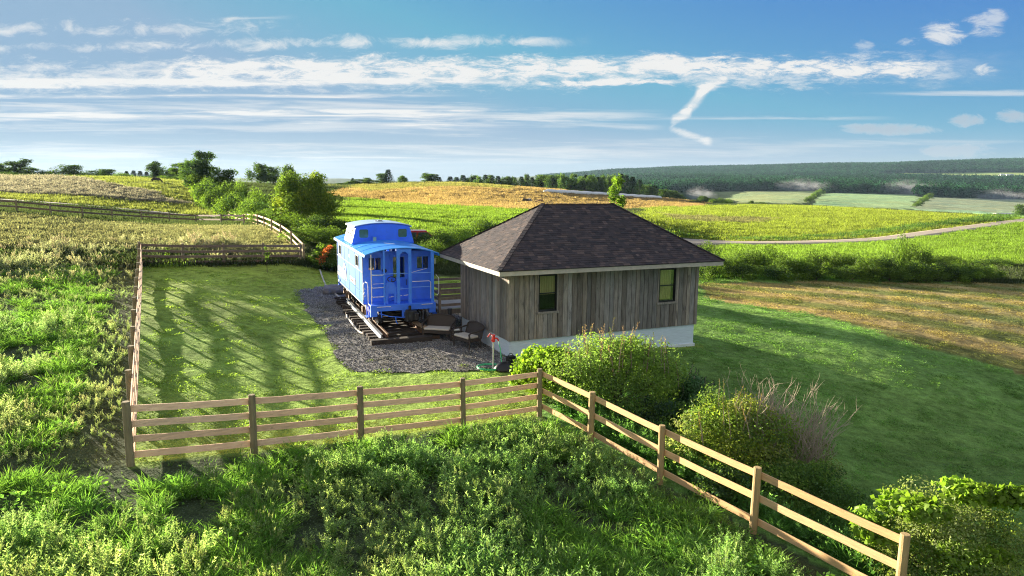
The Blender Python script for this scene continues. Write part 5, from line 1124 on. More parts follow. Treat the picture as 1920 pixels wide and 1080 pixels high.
# young trees in the yard and behind the cabin
own_plant('sapling', 'slender light green young tree rising behind the cabin roof ridge', 'tree', 1157, 47, 322, 44, [(.20, .31, .04), (.26, .34, .04), (.15, .25, .04)], 2600, .17, 21, [(0, 0, .9, .45, .10), (-.35, 0, .78, .5, .09), (.4, .1, .72, .5, .09), (.1, -.2, .62, .6, .08), (-.5, 0, .55, .55, .07), (.5, 0, .50, .5, .07), (0, 0, .4, .6, .07)], zmin=.5, trunk=.05, inner=.2, split=.5)
for (u, vt, lb) in ((309, 462, 'thin yellow-green sapling in front of the back fence, left one'), (496, 459, 'thin sapling in front of the back fence, right one near the corner')):
    own_plant('sapling', lb, 'sapling', u, 39.6, vt, 11, [(.20, .26, .04), (.16, .22, .04)], 160, .09, u, [(0, 0, .85, .6, .12), (.2, 0, .65, .8, .12), (-.2, 0, .5, .8, .1)], zmin=.2, trunk=.018, inner=.2)
# bushes behind the caboose and the cabin
row([('bush', 832, 438, 56, 50), ('bush', 858, 420, 70, 60), ('bush', 902, 408, 58, 66), ('bush', 880, 436, 60, 52), ('bush', 935, 430, 60, 58), ('bush', 812, 446, 54, 46), ('bush', 798, 437, 60, 51), ('bush', 828, 430, 58, 52), ('bush', 700, 424, 80, 66), ('bush', 760, 428, 70, 66)], 'in the thicket between the caboose and the cabin roof', 'thicket behind the caboose')
row([('bush', 1325, 452, 54, 66), ('bush', 1352, 474, 60, 60), ('bush', 1385, 472, 56, 62), ('bush', 1415, 466, 58, 63), ('bush', 1450, 460, 66, 66), ('bush', 1482, 476, 54, 60), ('bush', 1510, 478, 56, 60), ('bush', 1545, 468, 62, 64), ('bush', 1580, 472, 58, 62), ('bush', 1612, 470, 60, 62), ('bush', 1640, 478, 52, 59), ('bush', 1668, 476, 50, 61), ('bush', 1700, 437, 40, 63), ('bush', 1732, 458, 44, 62), ('bush', 1725, 488, 60, 60), ('bush', 1765, 486, 60, 61), ('bush', 1800, 488, 56, 61), ('bush', 1835, 490, 54, 61), ('bush', 1868, 496, 46, 61),
     ('bush', 1400, 494, 70, 58.5), ('bush', 1470, 497, 74, 58.5), ('bush', 1540, 496, 74, 58.5), ('bush', 1610, 498, 74, 58.8), ('bush', 1680, 499, 74, 59), ('bush', 1750, 500, 70, 59), ('bush', 1820, 502, 66, 59.5), ('bush', 1335, 492, 60, 57.5), ('bush', 1880, 484, 60, 72), ('bush', 1780, 478, 70, 74)], 'in the hedgerow beyond the mown right-hand lawn', 'hedgerow bushes beyond the lawn')
# wood behind the tan hill
items = []; rr2 = random.Random(4)
for u in range(846, 1010, 11): items.append((rr2.choice(['conifer', 'conifer', 'round', 'tall']), u + rr2.uniform(-4, 4), 330 + rr2.uniform(-4, 3), rr2.uniform(16, 26), rr2.uniform(330, 370)))
for u in range(1010, 1170, 11): items.append((rr2.choice(['conifer', 'round', 'tall', 'conifer']), u + rr2.uniform(-4, 4), 330 + rr2.uniform(-5, 5), rr2.uniform(18, 30), rr2.uniform(360, 410)))
items += [('conifer', u, 330 + rr2.uniform(-6, 5), 20, 420) for u in range(1075, 1135, 11)] + [('round', 1040, 327, 36, 380), ('round', 1095, 334, 34, 370), ('conifer', 1172, 329, 26, 420), ('conifer', 1184, 332, 26, 420), ('conifer', 1197, 337, 24, 425), ('round', 1212, 346, 34, 430), ('conifer', 1226, 348, 22, 430), ('round', 1243, 355, 30, 440), ('round', 1258, 357, 26, 440), ('round', 1272, 363, 24, 440)]
row(items, 'in the wood behind the tan hill', 'wood behind the tan hill')
row([('conifer', 729, 318, 22, 262), ('tall', 718, 325, 24, 262), ('round', 756, 329, 24, 268), ('tall', 800, 324, 26, 290), ('tall', 812, 326, 26, 292), ('conifer', 825, 332, 12, 290), ('round', 640, 343, 28, 240), ('round', 658, 340, 26, 245), ('conifer', 663, 334, 12, 250), ('tall', 676, 336, 28, 245), ('tall', 690, 333, 20, 240), ('tall', 698, 338, 24, 245), ('bush', 712, 345, 40, 235), ('bush', 745, 342, 30, 262), ('bush', 775, 340, 20, 268), ('bush', 705, 355, 38, 190), ('bush', 735, 356, 26, 190), ('bush', 776, 359, 24, 185), ('bush', 793, 359, 14, 190), ('bush', 690, 357, 26, 195), ('bush', 832, 361, 10, 190)], 'along the left end of the tan hill crest', 'trees on the tan hill crest')
row([('round', 1318, 367, 28, 330), ('bush', 1345, 371, 34, 325), ('bush', 1365, 372, 20, 330), ('round', 1408, 376, 14, 318), ('bush', 1425, 378, 26, 318), ('bush', 1298, 374, 20, 330), ('bush', 1490, 382, 36, 300)], 'at the far edge of the bright right meadow', 'trees at the meadow edge')
row([('bush', 1513 + 4.3 * k, 370.5 - 3.3 * k, 13 + 2 * (k % 2), G(1513 + 4.3 * k, 380 - 3.2 * k)[1]) for k in range(7)], 'in the slanting hedge between the two pale valley fields', 'first valley hedge')
row([('bush', 1717 + 4.2 * k, 379 - 3.3 * k, 13 + 2 * (k % 2), G(1717 + 4.2 * k, 388 - 3.2 * k)[1]) for k in range(7)], 'in the second slanting hedge, further right in the valley', 'second valley hedge')
plant('round', 1914, 383, 26, 420, 'dark tree cut by the right edge beside the red barn')
# shrubs along the slope fence, near the camera
VINE = [(.26, .34, .03), (.34, .37, .04), (.19, .28, .03), (.30, .33, .05)]
MIX = [(.14, .21, .04), (.20, .24, .05), (.11, .17, .04), (.08, .13, .035), (.27, .26, .06)]
SPOT = [(.14, .21, .04), (.22, .26, .04), (.30, .33, .045), (.10, .16, .04), (.17, .25, .04), (.34, .27, .08)]
own_plant('vine_shrub', 'yellow-green vine-covered shrub at the fence corner below the cabin corner', 'shrub', 1030, 20.2, 642, 150, VINE, 7000, .11, 31, DOME, zmin=.02, trunk=.05, part=('foliage', 'stem'), split=.2, aspect=.8)
rt, B, h, hw = own_plant('shrub', 'large mixed green shrub with pinkish tips against the cabin front', 'shrub', 1165, 19.2, 618, 290, MIX, 22000, .075, 32, rg=.68, blobs=DOME + [(-.3, -.3, .62, .4, .2), (.1, -.3, .75, .35, .2), (.55, -.3, .5, .4, .25)], zmin=.02, trunk=.07, part=('foliage', 'stem'), split=.2)
r_ = np.random.default_rng(8); sp = [(r_.uniform(-.8, .75), r_.uniform(-.6, .3)) for _ in range(42)]
def shoots(root, h, hw, spots, pal, hmin, hmax, seed, n=34, leaf=.07, name='shoot'):
    q = np.random.default_rng(seed); P, D, Cc = [], [], []; mb = MB()
    for (a, b) in spots:
        top = h * (1.0 - .38 * (a * a + b * b)) * q.uniform(hmin, hmax); x, y = a * hw, b * hw * .9; z0 = top * .6; lean = q.normal(size=2) * .10; col = np.array(pal[q.integers(0, len(pal))])
        mb.tube([(x, y, z0), (x + lean[0] * .4, y + lean[1] * .4, (z0 + top) / 2), (x + lean[0], y + lean[1], top)], [.012, .009, .003], 5)
        for k in range(n):
            t_ = k / n; p = np.array([x + lean[0] * t_, y + lean[1] * t_, z0 + (top - z0) * t_]); d = unit(np.array([*q.normal(size=2), .5 + t_])); P.append(p); D.append(d); Cc.append(col * q.uniform(.75, 1.3))
    P, D = np.array(P), np.array(D); V, F = leaves(P, D, unit(q.normal(size=P.shape) * .4 + [0, 0, 1]), leaf * q.uniform(.6, 1.3, len(P)), leaf * .38)
    link(name, npmesh(name, V, F, M_LEAF, np.array(Cc)), root); mb.build('twig', M_TWIG, root)
shoots(rt, h, hw, sp, [(.14, .17, .04), (.30, .20, .10), (.18, .16, .05), (.10, .15, .04), (.36, .22, .14)], .98, 1.14, 3)
rt, B, h, hw = own_plant('shrub', 'blue-green leafy shrub at the right end of the clump before the cabin', 'shrub', 1308, 19.2, 700, 100, GRB, 5200, .085, 33, DOME, zmin=.02, trunk=.04, part=('foliage', 'stem'), split=.2); shoots(rt, h, hw, [(r_.uniform(-.8, .8), r_.uniform(-.6, .4)) for _ in range(16)], GRB, .95, 1.2, 5, 26, .09)
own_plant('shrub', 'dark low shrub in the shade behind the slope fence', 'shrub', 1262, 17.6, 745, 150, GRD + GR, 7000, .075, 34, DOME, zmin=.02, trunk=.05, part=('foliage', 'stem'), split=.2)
rt, B, h, hw = own_plant('shrub', 'yellow and green leafed shrub behind the middle of the slope fence', 'shrub', 1400, 15.4, 728, 260, SPOT, 20000, .062, 35, DOME, rg=.88, zmin=.02, trunk=.05, part=('foliage', 'stem'), split=.2); shoots(rt, h, hw, [(r_.uniform(-.6, .3), r_.uniform(-.6, .3)) for _ in range(14)], [(.20, .18, .03), (.28, .17, .05)], .98, 1.12, 6, 30, .05)
# half dead shrub: many bare grey twigs above little foliage
rt, B, h, hw = own_plant('dead_shrub', 'half-dead shrub bristling with bare grey twigs beside the yellow-leafed shrub', 'shrub', 1525, 15.7, 800, 190, [(.19, .19, .08), (.14, .18, .04), (.27, .25, .11)], 7000, .055, 36, DOME, rg=.95, zmin=.02, trunk=.05, part=('foliage', 'stem'), split=.2)
q = random.Random(6); mb = MB(); top = at_y(1500, 722, 15.7)[2] - z1(rt.location.x, rt.location.y)
def twig(p, d, ln, r0, lv):
    pts = [p]
    for _ in range(4):
        d = (d + Vector((q.uniform(-1, 1), q.uniform(-1, 1), q.uniform(-.6, .8))) * .22).normalized(); pts.append(pts[-1] + d * ln / 4)
    mb.tube(pts, [r0, r0 * .85, r0 * .7, r0 * .5, r0 * .25], 4)
    if lv:
        for _ in range(4 if lv == 2 else 3):
            s_ = pts[q.randint(1, 3)].lerp(pts[q.randint(2, 4)], q.random()); twig(s_, (d + Vector((q.uniform(-1, 1), q.uniform(-1, 1), q.uniform(-.2, .7))) * .75).normalized(), ln * q.uniform(.3, .55), r0 * .5, lv - 1)
for k in range(72):
    a = q.uniform(0, 6.28); rd_ = q.random() ** .55; bx, by = hw * .55 * rd_ * math.cos(a) - .2, hw * .45 * rd_ * math.sin(a)
    twig(Vector((bx, by, .15)), Vector((math.cos(a) * rd_ * .75 - .1, math.sin(a) * rd_ * .6, 1.15)).normalized(), top * .84 * (1.0 - .30 * rd_ ** 2) * q.uniform(.75, 1.08), .016, 2)
mb.build('bare_twigs', M_TWIG, rt)
own_plant('shrub', 'low dark green shrub spilling onto the lawn below the dead twigs', 'shrub', 1540, 13.9, 862, 250, GR + [(.12, .15, .03)], 12000, .06, 37, DOME, zmin=.02, trunk=.04, part=('foliage', 'stem'), split=.2)
own_plant('shrub', 'low green shrub filling the gap behind the fence below the yellow shrub', 'shrub', 1385, 13.9, 870, 130, GR + GRB, 5000, .06, 38, DOME, zmin=.02, trunk=.04, part=('foliage', 'stem'), split=.2)
rt, B, h, hw = own_plant('shrub', 'large vine-topped shrub in the bottom right corner beyond the fence end', 'shrub', 1850, 11.3, 925, 370, [(.15, .19, .04), (.10, .15, .035), (.19, .20, .055), (.23, .19, .07)], 20000, .055, 39, DOME, rg=.84, zmin=.02, trunk=.05, part=('foliage', 'stem'), split=.2)
V, F, c = leafcloud(40, [(-.45 * hw, -.1 * hw, .88 * h, .42 * hw, .35 * hw, .10 * h), (-.8 * hw, 0, .62 * h, .25 * hw, .3 * hw, .12 * h), (.15 * hw, 0, 1.0 * h, .4 * hw, .3 * hw, .09 * h), (.6 * hw, 0, .95 * h, .4 * hw, .3 * hw, .12 * h), (-.1 * hw, -.5 * hw, .62 * h, .3 * hw, .2 * hw, .08 * h)], 4200, .10, VINE, gain=1.2, sub=7, aspect=.9)
link('vine', npmesh('vine', V, F, M_LEAF, c), rt)

# ------------------------------------------------------------------ uncountable ground cover
def weed_mesh(seed, kind):
    q = np.random.default_rng(seed); P, D, L, Wd, Cc = [], [], [], [], []
    if kind == 'weed':
        tip = (0, .2, .6, .1, .4, .8)[seed % 6]
        for s in range(q.integers(5, 9)):
            a = q.uniform(0, 6.28); lean = q.uniform(.1, .75); hh = q.uniform(.28, .62); m_ = int(hh * 48); tone = q.uniform(.8, 1.2)
            for k in range(m_):
                t_ = (k + 1) / m_; r0 = lean * hh * t_ ** 1.3 * .7; p = np.array([math.cos(a) * r0, math.sin(a) * r0, hh * t_ * (1 - .25 * lean * t_)]); b = k * 2.4 + q.uniform(-.4, .4)
                P.append(p); D.append([math.cos(b) * .9, math.sin(b) * .9, .35 + .5 * t_]); L.append((.115 - .065 * t_) * q.uniform(.7, 1.25)); Wd.append(L[-1] * .30); Cc.append(np.array([1 + (.35 + tip) * t_ ** 2, 1 + (.22 + .7 * tip) * t_ ** 2, 1 + (.25 + 1.2 * tip) * t_ ** 2]) * tone * q.uniform(.8, 1.2))
            for k in range(5): P.append([math.cos(a) * lean * hh * .7 * k / 5, math.sin(a) * lean * hh * .7 * k / 5, hh * k / 5.6]); D.append([math.cos(a) * lean * .6, math.sin(a) * lean * .6, 1]); L.append(hh / 4.2); Wd.append(.009); Cc.append([1.0, .75, .6])
    elif kind == 'seedhead':
        for s in range(q.integers(5, 9)):
            a = q.uniform(0, 6.28); lean = q.uniform(.05, .4); hh = q.uniform(.42, .72); dx_, dy_ = math.cos(a) * lean * hh, math.sin(a) * lean * hh
            for k in range(4): P.append([dx_ * k / 4, dy_ * k / 4, hh * k / 4.2]); D.append([dx_, dy_, hh]); L.append(hh / 3.6); Wd.append(.009); Cc.append([1.2, .85, .8])
            for k in range(9): t_ = .15 + .5 * k / 9; b = q.uniform(0, 6.28); P.append([dx_ * t_, dy_ * t_, hh * t_]); D.append([math.cos(b), math.sin(b), .5]); L.append(q.uniform(.05, .11)); Wd.append(.018); Cc.append(np.ones(3) * q.uniform(.7, 1.1))
            for k in range(16): t_ = .74 + .28 * k / 16; P.append([dx_ * t_, dy_ * t_, hh * t_]); D.append([*q.normal(size=2) * .8, 1]); L.append(q.uniform(.03, .06)); Wd.append(.02); Cc.append(np.array([1.55, 1.15, 1.5]) * q.uniform(.7, 1.1))
    elif kind == 'broad':
        for s in range(60):
            a = q.uniform(0, 6.28); r0 = q.random() ** .6 * .30; P.append([math.cos(a) * r0, math.sin(a) * r0, q.uniform(.03, .30) * (1.15 - r0 * 2)]); D.append([*q.normal(size=2), q.uniform(-.1, .7)]); L.append(q.uniform(.05, .11)); Wd.append(L[-1] * .6); Cc.append(np.ones(3) * q.uniform(.7, 1.3))
    elif kind == 'blade':
        for s in range(70):
            a = q.uniform(0, 6.28); r0 = q.random() ** .7 * .22; l = q.uniform(.18, .5); d = np.array([math.cos(a) * .45 + q.normal() * .25, math.sin(a) * .45 + q.normal() * .25, 1.0]); p = np.array([math.cos(a) * r0, math.sin(a) * r0, 0]); d = d / np.linalg.norm(d); tone = q.uniform(.75, 1.3)
            P.append(p); D.append(d); L.append(l * .65); Wd.append(.016); Cc.append(np.ones(3) * tone); d2 = d + np.array([d[0] * 1.4, d[1] * 1.4, -.3]); P.append(p + d * l * .42); D.append(d2 / np.linalg.norm(d2)); L.append(l * .6); Wd.append(.013); Cc.append(np.array([1.1, 1.05, 1.0]) * tone)
    elif kind == 'lawn':
        for s in range(150):
            x, y = q.uniform(-.34, .34, 2); P.append([x, y, q.uniform(0, .018)]); up = q.uniform(.05, .6); D.append([*q.normal(size=2), up]); L.append(q.uniform(.022, .058)); Wd.append(L[-1] * q.choice([.2, .5, .8])); Cc.append(np.ones(3) * q.uniform(.65, 1.35))
    elif kind == 'stalk':
        for s in range(60):
            a = q.uniform(0, 6.28); r0 = q.random() ** .6 * .5; l = q.uniform(.35, .8); P.append([math.cos(a) * r0, math.sin(a) * r0, 0]); D.append([q.normal() * .18, q.normal() * .18, 1]); L.append(l); Wd.append(.035); Cc.append(np.array([.9, 1.0, .9]) * q.uniform(.7, 1.2))
            for k in range(3): P.append([math.cos(a) * r0, math.sin(a) * r0, l * q.uniform(.4, .9)]); D.append([*q.normal(size=2) * .7, .8]); L.append(.17); Wd.append(.06); Cc.append(np.array([1.15, 1.05, 1.05]) * q.uniform(.8, 1.3))
    elif kind == 'field':
        for s in range(130):
            x, y = q.uniform(-1.0, 1.0, 2); P.append([x, y, 0]); D.append([q.normal() * .4, q.normal() * .4, 1]); L.append(q.uniform(.18, .5)); Wd.append(.07); Cc.append(np.ones(3) * q.uniform(.8, 1.2))
    P, D = np.array(P, float), unit(np.array(D, float)); N = unit(q.normal(size=P.shape) * .6 + np.array([0, 0, .9])); V, F = leaves(P, D, N, np.array(L), np.array(Wd), .06)
    return npmesh(kind, V, F, M_PLANT, np.array(Cc))
def scatter(name, label, cat, meshes, P, scl, tint, tilt=.12, mtl=None):
    n = len(P); coll = bpy.data.collections.new(name + '_kinds')
    for k, me in enumerate(meshes): o_ = bpy.data.objects.new(name + '_kind', me); coll.objects.link(o_)
    me = bpy.data.meshes.new(name); me.vertices.add(n); me.vertices.foreach_set('co', np.asarray(P, np.float32).ravel())
    a = me.attributes.new('scl', 'FLOAT', 'POINT'); a.data.foreach_set('value', np.asarray(scl, np.float32))
    a = me.attributes.new('rot', 'FLOAT_VECTOR', 'POINT'); rot = np.stack([rng.normal(0, tilt, n), rng.normal(0, tilt, n), rng.uniform(0, 6.283, n)], 1); a.data.foreach_set('vector', rot.astype(np.float32).ravel())
    a = me.attributes.new('idx', 'INT', 'POINT'); a.data.foreach_set('value', rng.integers(0, len(meshes), n).astype(np.int32))
    a = me.attributes.new('tint', 'FLOAT_COLOR', 'POINT'); a.data.foreach_set('color', np.concatenate([tint, np.ones((n, 1))], 1).astype(np.float32).ravel())
    g = bpy.data.node_groups.new(name + '_scatter', 'GeometryNodeTree'); g.interface.new_socket('Geometry', in_out='INPUT', socket_type='NodeSocketGeometry'); g.interface.new_socket('Geometry', in_out='OUTPUT', socket_type='NodeSocketGeometry')
    N = g.nodes; gi, go = N.new('NodeGroupInput'), N.new('NodeGroupOutput'); ip = N.new('GeometryNodeInstanceOnPoints'); ci = N.new('GeometryNodeCollectionInfo'); ci.inputs['Collection'].default_value = coll; ci.inputs['Separate Children'].default_value = True; ci.inputs['Reset Children'].default_value = True
    def na_(nm, typ): q = N.new('GeometryNodeInputNamedAttribute'); q.data_type = typ; q.inputs['Name'].default_value = nm; return q.outputs['Attribute']
    L = g.links; L.new(gi.outputs[0], ip.inputs['Points']); L.new(ci.outputs[0], ip.inputs['Instance']); ip.inputs['Pick Instance'].default_value = True
    L.new(na_('idx', 'INT'), ip.inputs['Instance Index']); L.new(na_('scl', 'FLOAT'), ip.inputs['Scale']); L.new(na_('rot', 'FLOAT_VECTOR'), ip.inputs['Rotation']); L.new(ip.outputs[0], go.inputs[0])
    o_ = link(name, me); md = o_.modifiers.new('scatter', 'NODES'); md.node_group = g; return tag(o_, label, cat, kind='stuff')
def lawn_side(A, B, x, y): return (B[0] - A[0]) * (y - A[1]) - (B[1] - A[1]) * (x - A[0]) > 0
def dist_seg(A, B, x, y):
    ax, ay = B[0] - A[0], B[1] - A[1]; t_ = np.clip(((x - A[0]) * ax + (y - A[1]) * ay) / (ax * ax + ay * ay), 0, 1); return np.hypot(x - A[0] - ax * t_, y - A[1] - ay * t_)
def polar(n, r0, r1, mode, a0=-48, a1=48):
    az = np.radians(rng.uniform(a0, a1, n)); r_ = rng.uniform(r0, r1, n) if mode == 'lin' else np.exp(rng.uniform(math.log(r0), math.log(r1), n)); return np.sin(az) * r_, np.cos(az) * r_, r_
CABIN_PLAN = [cabin_pt(a, b)[:2] for a, b in ((-.1, -.1), (8.54, -.1), (8.54, 5.25), (-.1, 5.25))]
R9 = (R5[0] + (R5[0] - F5[0]) * 2, R5[1] + (R5[1] - F5[1]) * 2)
def pasture(x, y): return ~inside(YARD, x, y) & ~(lawn_side(F5, R9, x, y) & (y < 60)) & ~((x > -3) & (y > 19)) & ~inside(GRAVEL, x, y)
# weeds of the near pasture
x, y, r_ = polar(34000, 6.0, 52, 'lin'); ok = pasture(x, y) & (x < 9 - 0 * y)
cl = vnoise(x, y, .35, 21, 3); dirt = vnoise(x, y, .55, 22, 2)
dsf = dist_seg(F1, B1, x, y); gap = vnoise(x, y, 1.1, 29, 3); ok &= (cl > .22) & (gap > .235 + .05 * (r_ < 15)) & (dsf > .3) & (dist_seg(F5, R9, x, y) > .3) & (rng.random(len(x)) < np.where(r_ < 20, 1, .85)); ok &= ~((dist_seg(F1, F5, x, y) < .25)) 
x, y, r_, cl, dsf = x[ok], y[ok], r_[ok], cl[ok], dsf[ok]; n = len(x); hue = vnoise(x, y, .22, 23, 3)[:, None]; hue = np.clip((hue - .35) / .3, 0, 1)
ti = (np.array([.165, .31, .095]) * (1 - hue) + np.array([.25, .37, .13]) * hue) * rng.uniform(.75, 1.25, (n, 1)); far = np.clip((r_ - 28) / 20, 0, 1)[:, None] * .7; ti = ti * (1 - far) + np.array([.23, .255, .15]) * far * rng.uniform(.8, 1.2, (n, 1))
left = np.clip((-x - 7) / 3, 0, 1)[:, None]; ti = ti * (1 + left * np.array([.30, .14, .5]))
sc = (.55 + 1.1 * np.clip((cl - .35) / .35, 0, 1)) * rng.uniform(.6, 1.2, n) * np.where(dist_seg(F1, F5, x, y) < 1.0, .6, 1.0) * np.clip(1.0 + (r_ - 20) / 60, .85, 1.5) * np.clip(.38 + dsf / 9, .38, 1) * np.where(r_ > 30, .75, 1) * np.where(dist_seg(F5, R9, x, y) < .9, .6, 1) * .84 * np.where(dist_seg(F1, F5, x, y) < 1.7, .72, 1)
scatter('pasture_weeds', 'dense leafy weeds covering the near pasture outside the fences', 'weeds', [weed_mesh(k, 'weed') for k in range(7)] + [weed_mesh(11, 'broad'), weed_mesh(12, 'broad'), weed_mesh(13, 'seedhead')], np.stack([x, y, zg(x, y) + .01], 1), sc, ti, .15)
x, y, r_ = polar(15000, 6.0, 48, 'lin'); ok = pasture(x, y) & (x < 9) & (vnoise(x, y, .5, 31, 2) > .40) & (vnoise(x, y, 1.1, 29, 3) > .30) & (dist_seg(F1, B1, x, y) > 1.2) & (dist_seg(F5, R9, x, y) > .3) & (dist_seg(F1, F5, x, y) > .5); x, y, r_ = x[ok], y[ok], r_[ok]; n = len(x)
strip = None
scatter('pasture_grass', 'tufts of grass growing between the pasture weeds', 'grass', [weed_mesh(k + 20, 'blade') for k in range(4)] + [weed_mesh(30, 'broad')], np.stack([x, y, zg(x, y)], 1), rng.uniform(.5, 1.1, n), np.array([.15, .31, .06]) * rng.uniform(.7, 1.3, (n, 1)) * (1 + .3 * rng.random((n, 1)) * np.array([1, .5, 0])), .12)
# rough strip along the slope fence and under the shrubs
m_ = 2600; s_ = rng.uniform(0, 1.9, m_); e_ = .55 + np.abs(rng.normal(.6, 1.0, m_)); dx, dy = R5[0] - F5[0], R5[1] - F5[1]; dl = math.hypot(dx, dy); x = F5[0] + dx * s_ - dy / dl * e_; y = F5[1] + dy * s_ + dx / dl * e_; ok = (y > 5) & ~inside(CABIN_PLAN, x, y) & ~inside(GRAVEL, x, y); x, y = x[ok], y[ok]; n = len(x)
scatter('fence_weeds', 'rank weeds and grass along the slope fence and under the shrubs', 'weeds', [weed_mesh(k + 40, 'weed') for k in range(3)] + [weed_mesh(45, 'blade'), weed_mesh(46, 'broad')], np.stack([x, y, zg(x, y)], 1), rng.uniform(.5, 1.15, n), np.array([.12, .27, .065]) * rng.uniform(.7, 1.35, (n, 1)), .15)
# mown yard and lawn
x, y, r_ = polar(46000, 11, 75, 'lin', -46, 48); yd = inside(YARD, x, y); lawn = lawn_side(F5, R9, x, y) & (x > -1) & ~yd & (dist_seg(F5, R9, x, y) > 1.0) | ((y > 40) & (x > -8) & (x < 14))
mow = np.zeros(len(x), bool); GPAD = inside(GRAVEL, x + (vnoise(x, y, 1.1, 5, 4) - .5) * .9, y + (vnoise(x, y, 1.1, 6, 4) - .5) * .9)
ok = (yd | lawn) & (~GPAD | (rng.random(len(x)) < .012)) & ~inside(CABIN_PLAN, x, y) & (vnoise(x, y, .8, 51, 3) > .27) & (rng.random(len(x)) < np.where(yd, .10, .16)); x, y, r_, yd, gp_ = x[ok], y[ok], r_[ok], yd[ok], GPAD[ok]; n = len(x)
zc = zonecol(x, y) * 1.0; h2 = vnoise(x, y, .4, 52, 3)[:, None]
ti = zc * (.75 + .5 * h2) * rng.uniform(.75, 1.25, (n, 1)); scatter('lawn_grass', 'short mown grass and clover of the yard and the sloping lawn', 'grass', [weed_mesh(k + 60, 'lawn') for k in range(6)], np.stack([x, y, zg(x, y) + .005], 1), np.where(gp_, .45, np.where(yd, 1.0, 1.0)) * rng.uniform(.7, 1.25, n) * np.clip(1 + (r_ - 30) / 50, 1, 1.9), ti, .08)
# grey and purple seed heads of the farther pasture, then field cover further out
x, y, r_ = polar(60000, 40, 240, 'log', -48, 2); zc = zonecol(x, y); grey = (zc[:, 0] > .18) & (zc[:, 0] < .38) & (zc[:, 2] > .095) & (r_ < 190); x, y, r_, zc = x[grey], y[grey], r_[grey], zc[grey]; n = len(x)
scatter('meadow_stalks', 'grey-purple dry seed stalks of the unmown left meadow', 'meadow', [weed_mesh(k + 80, 'stalk') for k in range(3)], np.stack([x, y, zg(x, y)], 1), rng.uniform(.6, 1.2, n) * np.where(r_ < 92, .5, np.clip(.35 + r_ / 190, .7, 1.3)), zc * rng.uniform(.75, 1.3, (n, 1)) * (1 + (vnoise(x, y, .15, 61)[:, None] - .5) * .6), .1)
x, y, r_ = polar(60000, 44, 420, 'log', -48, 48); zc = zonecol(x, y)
onr = np.zeros(len(x), bool)
for k in range(len(ROAD) - 1): onr |= dist_seg(ROAD[k], ROAD[k + 1], x, y) < 2.6
for k in range(4): onr |= dist_seg(tk[k], tk[k + 1], x, y) < 2.2
ok = ~onr & ~inside(YARD, x, y) & ~inside(GRAVEL, x, y) & ~(lawn_side(F5, R9, x, y) & (y < 60) & (x > 5)) & (zc[:, 0] > .06); x, y, r_, zc = x[ok], y[ok], r_[ok], zc[ok]; n = len(x)
k_ = 1500; s_ = np.sort(rng.random(k_)) * (len(rx) - 1); i0 = s_.astype(int); off = rng.uniform(6.0, 9.5, k_); sg = np.where(ny_[i0] > 0, 1, -1); ex, ey = rx[i0] + nx_[i0] * off * sg, ry[i0] + ny_[i0] * off * sg
x, y, r_ = np.concatenate([x, ex]), np.concatenate([y, ey]), np.concatenate([r_, np.hypot(ex, ey)]); zc = np.concatenate([zc, np.tile([.09, .17, .035], (k_, 1))]); tall_ = np.concatenate([np.ones(n), np.full(k_, 1.25)]); n = len(x)
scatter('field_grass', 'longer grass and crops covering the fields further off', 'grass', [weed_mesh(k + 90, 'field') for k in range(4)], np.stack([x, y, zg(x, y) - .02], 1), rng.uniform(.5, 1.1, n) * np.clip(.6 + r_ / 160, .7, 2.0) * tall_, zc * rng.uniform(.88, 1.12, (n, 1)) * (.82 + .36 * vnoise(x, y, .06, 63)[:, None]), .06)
# stones on the gravel
import bmesh
def stone(seed):
    b = bmesh.new(); bmesh.ops.create_icosphere(b, subdivisions=1, radius=1); q = np.random.default_rng(seed)
    for v in b.verts: v.co *= q.uniform(.7, 1.2); v.co.z *= .6
    me = bpy.data.meshes.new('stone'); b.to_mesh(me); b.free(); a = me.attributes.new('col', 'FLOAT_COLOR', 'FACE'); a.data.foreach_set('color', np.ones(len(me.polygons) * 4, np.float32)); me.materials.append(M_FAR); return me
x = rng.uniform(-12, 1, 45000); y = rng.uniform(22, 40, 45000); ok = inside(GRAVEL, x, y); x, y = x[ok], y[ok]; n = len(x)
scatter('gravel_stones', 'loose dark grey stones of the gravel pad', 'gravel', [stone(k) for k in range(5)], np.stack([x, y, zg(x, y) + .012], 1), rng.uniform(.012, .034, n), np.array([.26, .25, .245]) * rng.uniform(.35, 1.9, (n, 1)), .4)
# woods of the far valley and hills: one mass
def far_tree(seed):
    V, F, c = leafcloud(seed, [(0, 0, 6, 4.2, 4.2, 5.2), (1.5, 1, 8, 3, 3, 3.6), (-1.6, -.5, 7.5, 3, 3, 3.8)], 150, 2.4, [(1, 1, 1), (1.25, 1.15, .9), (.8, .85, .9)], sub=5, zmin=0); return npmesh('far_tree', V, F, M_FAR, c)
def far_con(seed):
    q = np.random.default_rng(seed); n = 110; z = q.random(n) ** 1.3 * 14; a = q.uniform(0, 6.28, n); rd_ = (15 - z) * .24 * q.uniform(.6, 1.05, n); P = np.stack([np.cos(a) * rd_ * .3, np.sin(a) * rd_ * .3, z], 1); D = unit(np.stack([np.cos(a), np.sin(a), np.full(n, -.3)], 1)); V, F = leaves(P, D, unit(q.normal(size=(n, 3)) * .4 + [0, 0, 1]), rd_ * 1.0 + .8, 1.7); return npmesh('far_conifer', V, F, M_FAR, np.array([.7, .8, .9]) * q.uniform(.8, 1.2, (n, 1)))
x, y, r_ = polar(190000, 620, 4300, 'lin', 0, 44); zc = zonecol(x, y); ok = (zc[:, 1] < .07) & (y > 600) & (rng.random(len(x)) < np.clip(r_ / 2800, .25, .75)) & (y > 640 + 0 * x)
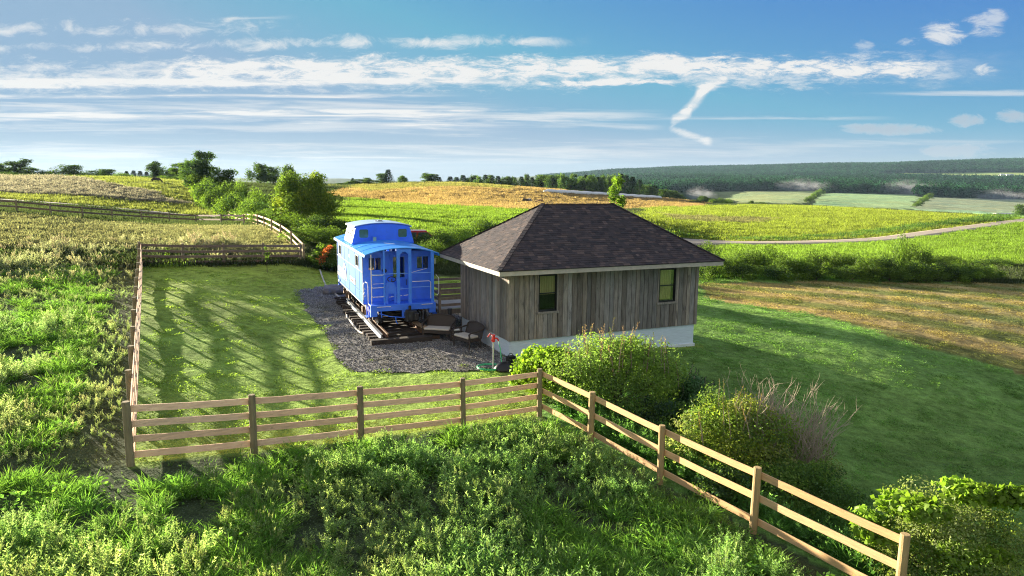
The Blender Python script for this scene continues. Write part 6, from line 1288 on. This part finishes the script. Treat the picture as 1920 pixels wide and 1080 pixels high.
ok &= ~((r_ < 1130) & (np.degrees(np.arctan2(x, y)) > 12.5)); x, y, r_ = x[ok], y[ok], r_[ok]; n = len(x); clx = vnoise(x, y, .004, 71, 4)[:, None]
scatter('hill_woods', 'broadleaf woods covering the far valley and the long hill on the right', 'woods', [far_tree(k) for k in range(4)] + [far_con(9)], np.stack([x, y, zg(x, y) - 1], 1), rng.uniform(.7, 1.5, n), (np.array([.030, .062, .030]) * (.45 + 1.1 * clx) * rng.uniform(.7, 1.3, (n, 1))), .05)
# ------------------------------------------------------------------ air
m_ = bpy.data.materials.new('air'); m_.use_nodes = True; t = NT(m_.node_tree); t.n.clear()
v = t.node('ShaderNodeVolumePrincipled'); v.inputs['Color'].default_value = (.52, .76, 1.0, 1); v.inputs['Density'].default_value = 0.00004; v.inputs['Anisotropy'].default_value = .2
o = t.node('ShaderNodeOutputMaterial'); t.l.new(v.outputs[0], o.inputs['Volume'])
zlo, zhi = float(GZ.min()) - 1.0, max(float(GZ.max()), HC) + 25.0
mb = MB(); mb.box(-5300, 5300, -5300, 5300, zlo, zhi); o = mb.build('haze', m_)
tag(o, 'thin blue morning haze filling the valley air', 'haze', kind='stuff')

def mist(px, y, ry, hz_, dens, label, seed):
    (u0, v0), (u1, v1) = px; a, b = at_y(u0, v0, y), at_y(u1, v1, y); cx = (a[0] + b[0]) / 2; rx = abs(b[0] - a[0]) / 2; zc = (a[2] + b[2]) / 2
    me = lump('mist', rx, ry, hz_, seed, 4); o = link('mist', me); o.location = (cx, y, zc - hz_ * .1)
    m_ = bpy.data.materials.new('mist'); m_.use_nodes = True; t = NT(m_.node_tree); t.n.clear(); tc_ = t.node('ShaderNodeTexCoord'); g = t.node('ShaderNodeSeparateXYZ'); t.l.new(tc_.outputs['Object'], g.inputs[0])
    q = [t.m('MULTIPLY', g.outputs[i], 1 / r_) for i, r_ in enumerate((rx, ry, hz_))]; rr_ = t.m('ADD', t.m('ADD', t.m('MULTIPLY', q[0], q[0]), t.m('MULTIPLY', q[1], q[1])), t.m('MULTIPLY', q[2], q[2]))
    nz = t.noise(t.xyz(t.m('MULTIPLY', q[0], 2.6), t.m('MULTIPLY', q[1], 1.5), t.m('MULTIPLY', q[2], 1.8)), 1.4, 4, .6)
    f = t.m('MULTIPLY', t.ss(t.m('SUBTRACT', t.m('MULTIPLY_ADD', nz, 2.4, -.45), rr_), 0.0, .9), dens)
    v = t.node('ShaderNodeVolumePrincipled'); v.inputs['Color'].default_value = (.93, .96, 1, 1); v.inputs['Anisotropy'].default_value = .3; t.l.new(f, v.inputs['Density'])
    oo = t.node('ShaderNodeOutputMaterial'); t.l.new(v.outputs[0], oo.inputs['Volume']); me.materials.append(m_); tag(o, label, 'mist', kind='stuff')
mist(((1280, 366), (1345, 366)), 640, 30, 12, .011, 'white mist wisp rising beyond the end of the tan field', 3)
mist(((1440, 350), (1570, 350)), 1060, 60, 18, .006, 'faint mist along the wood edge above the first pale valley field', 5)
mist(((1635, 358), (1765, 355)), 1030, 60, 22, .010, 'white mist bank along the wood edge above the second valley field', 6)
mist(((1825, 369), (1925, 369)), 960, 60, 17, .008, 'low mist over the valley field at the right edge', 7)
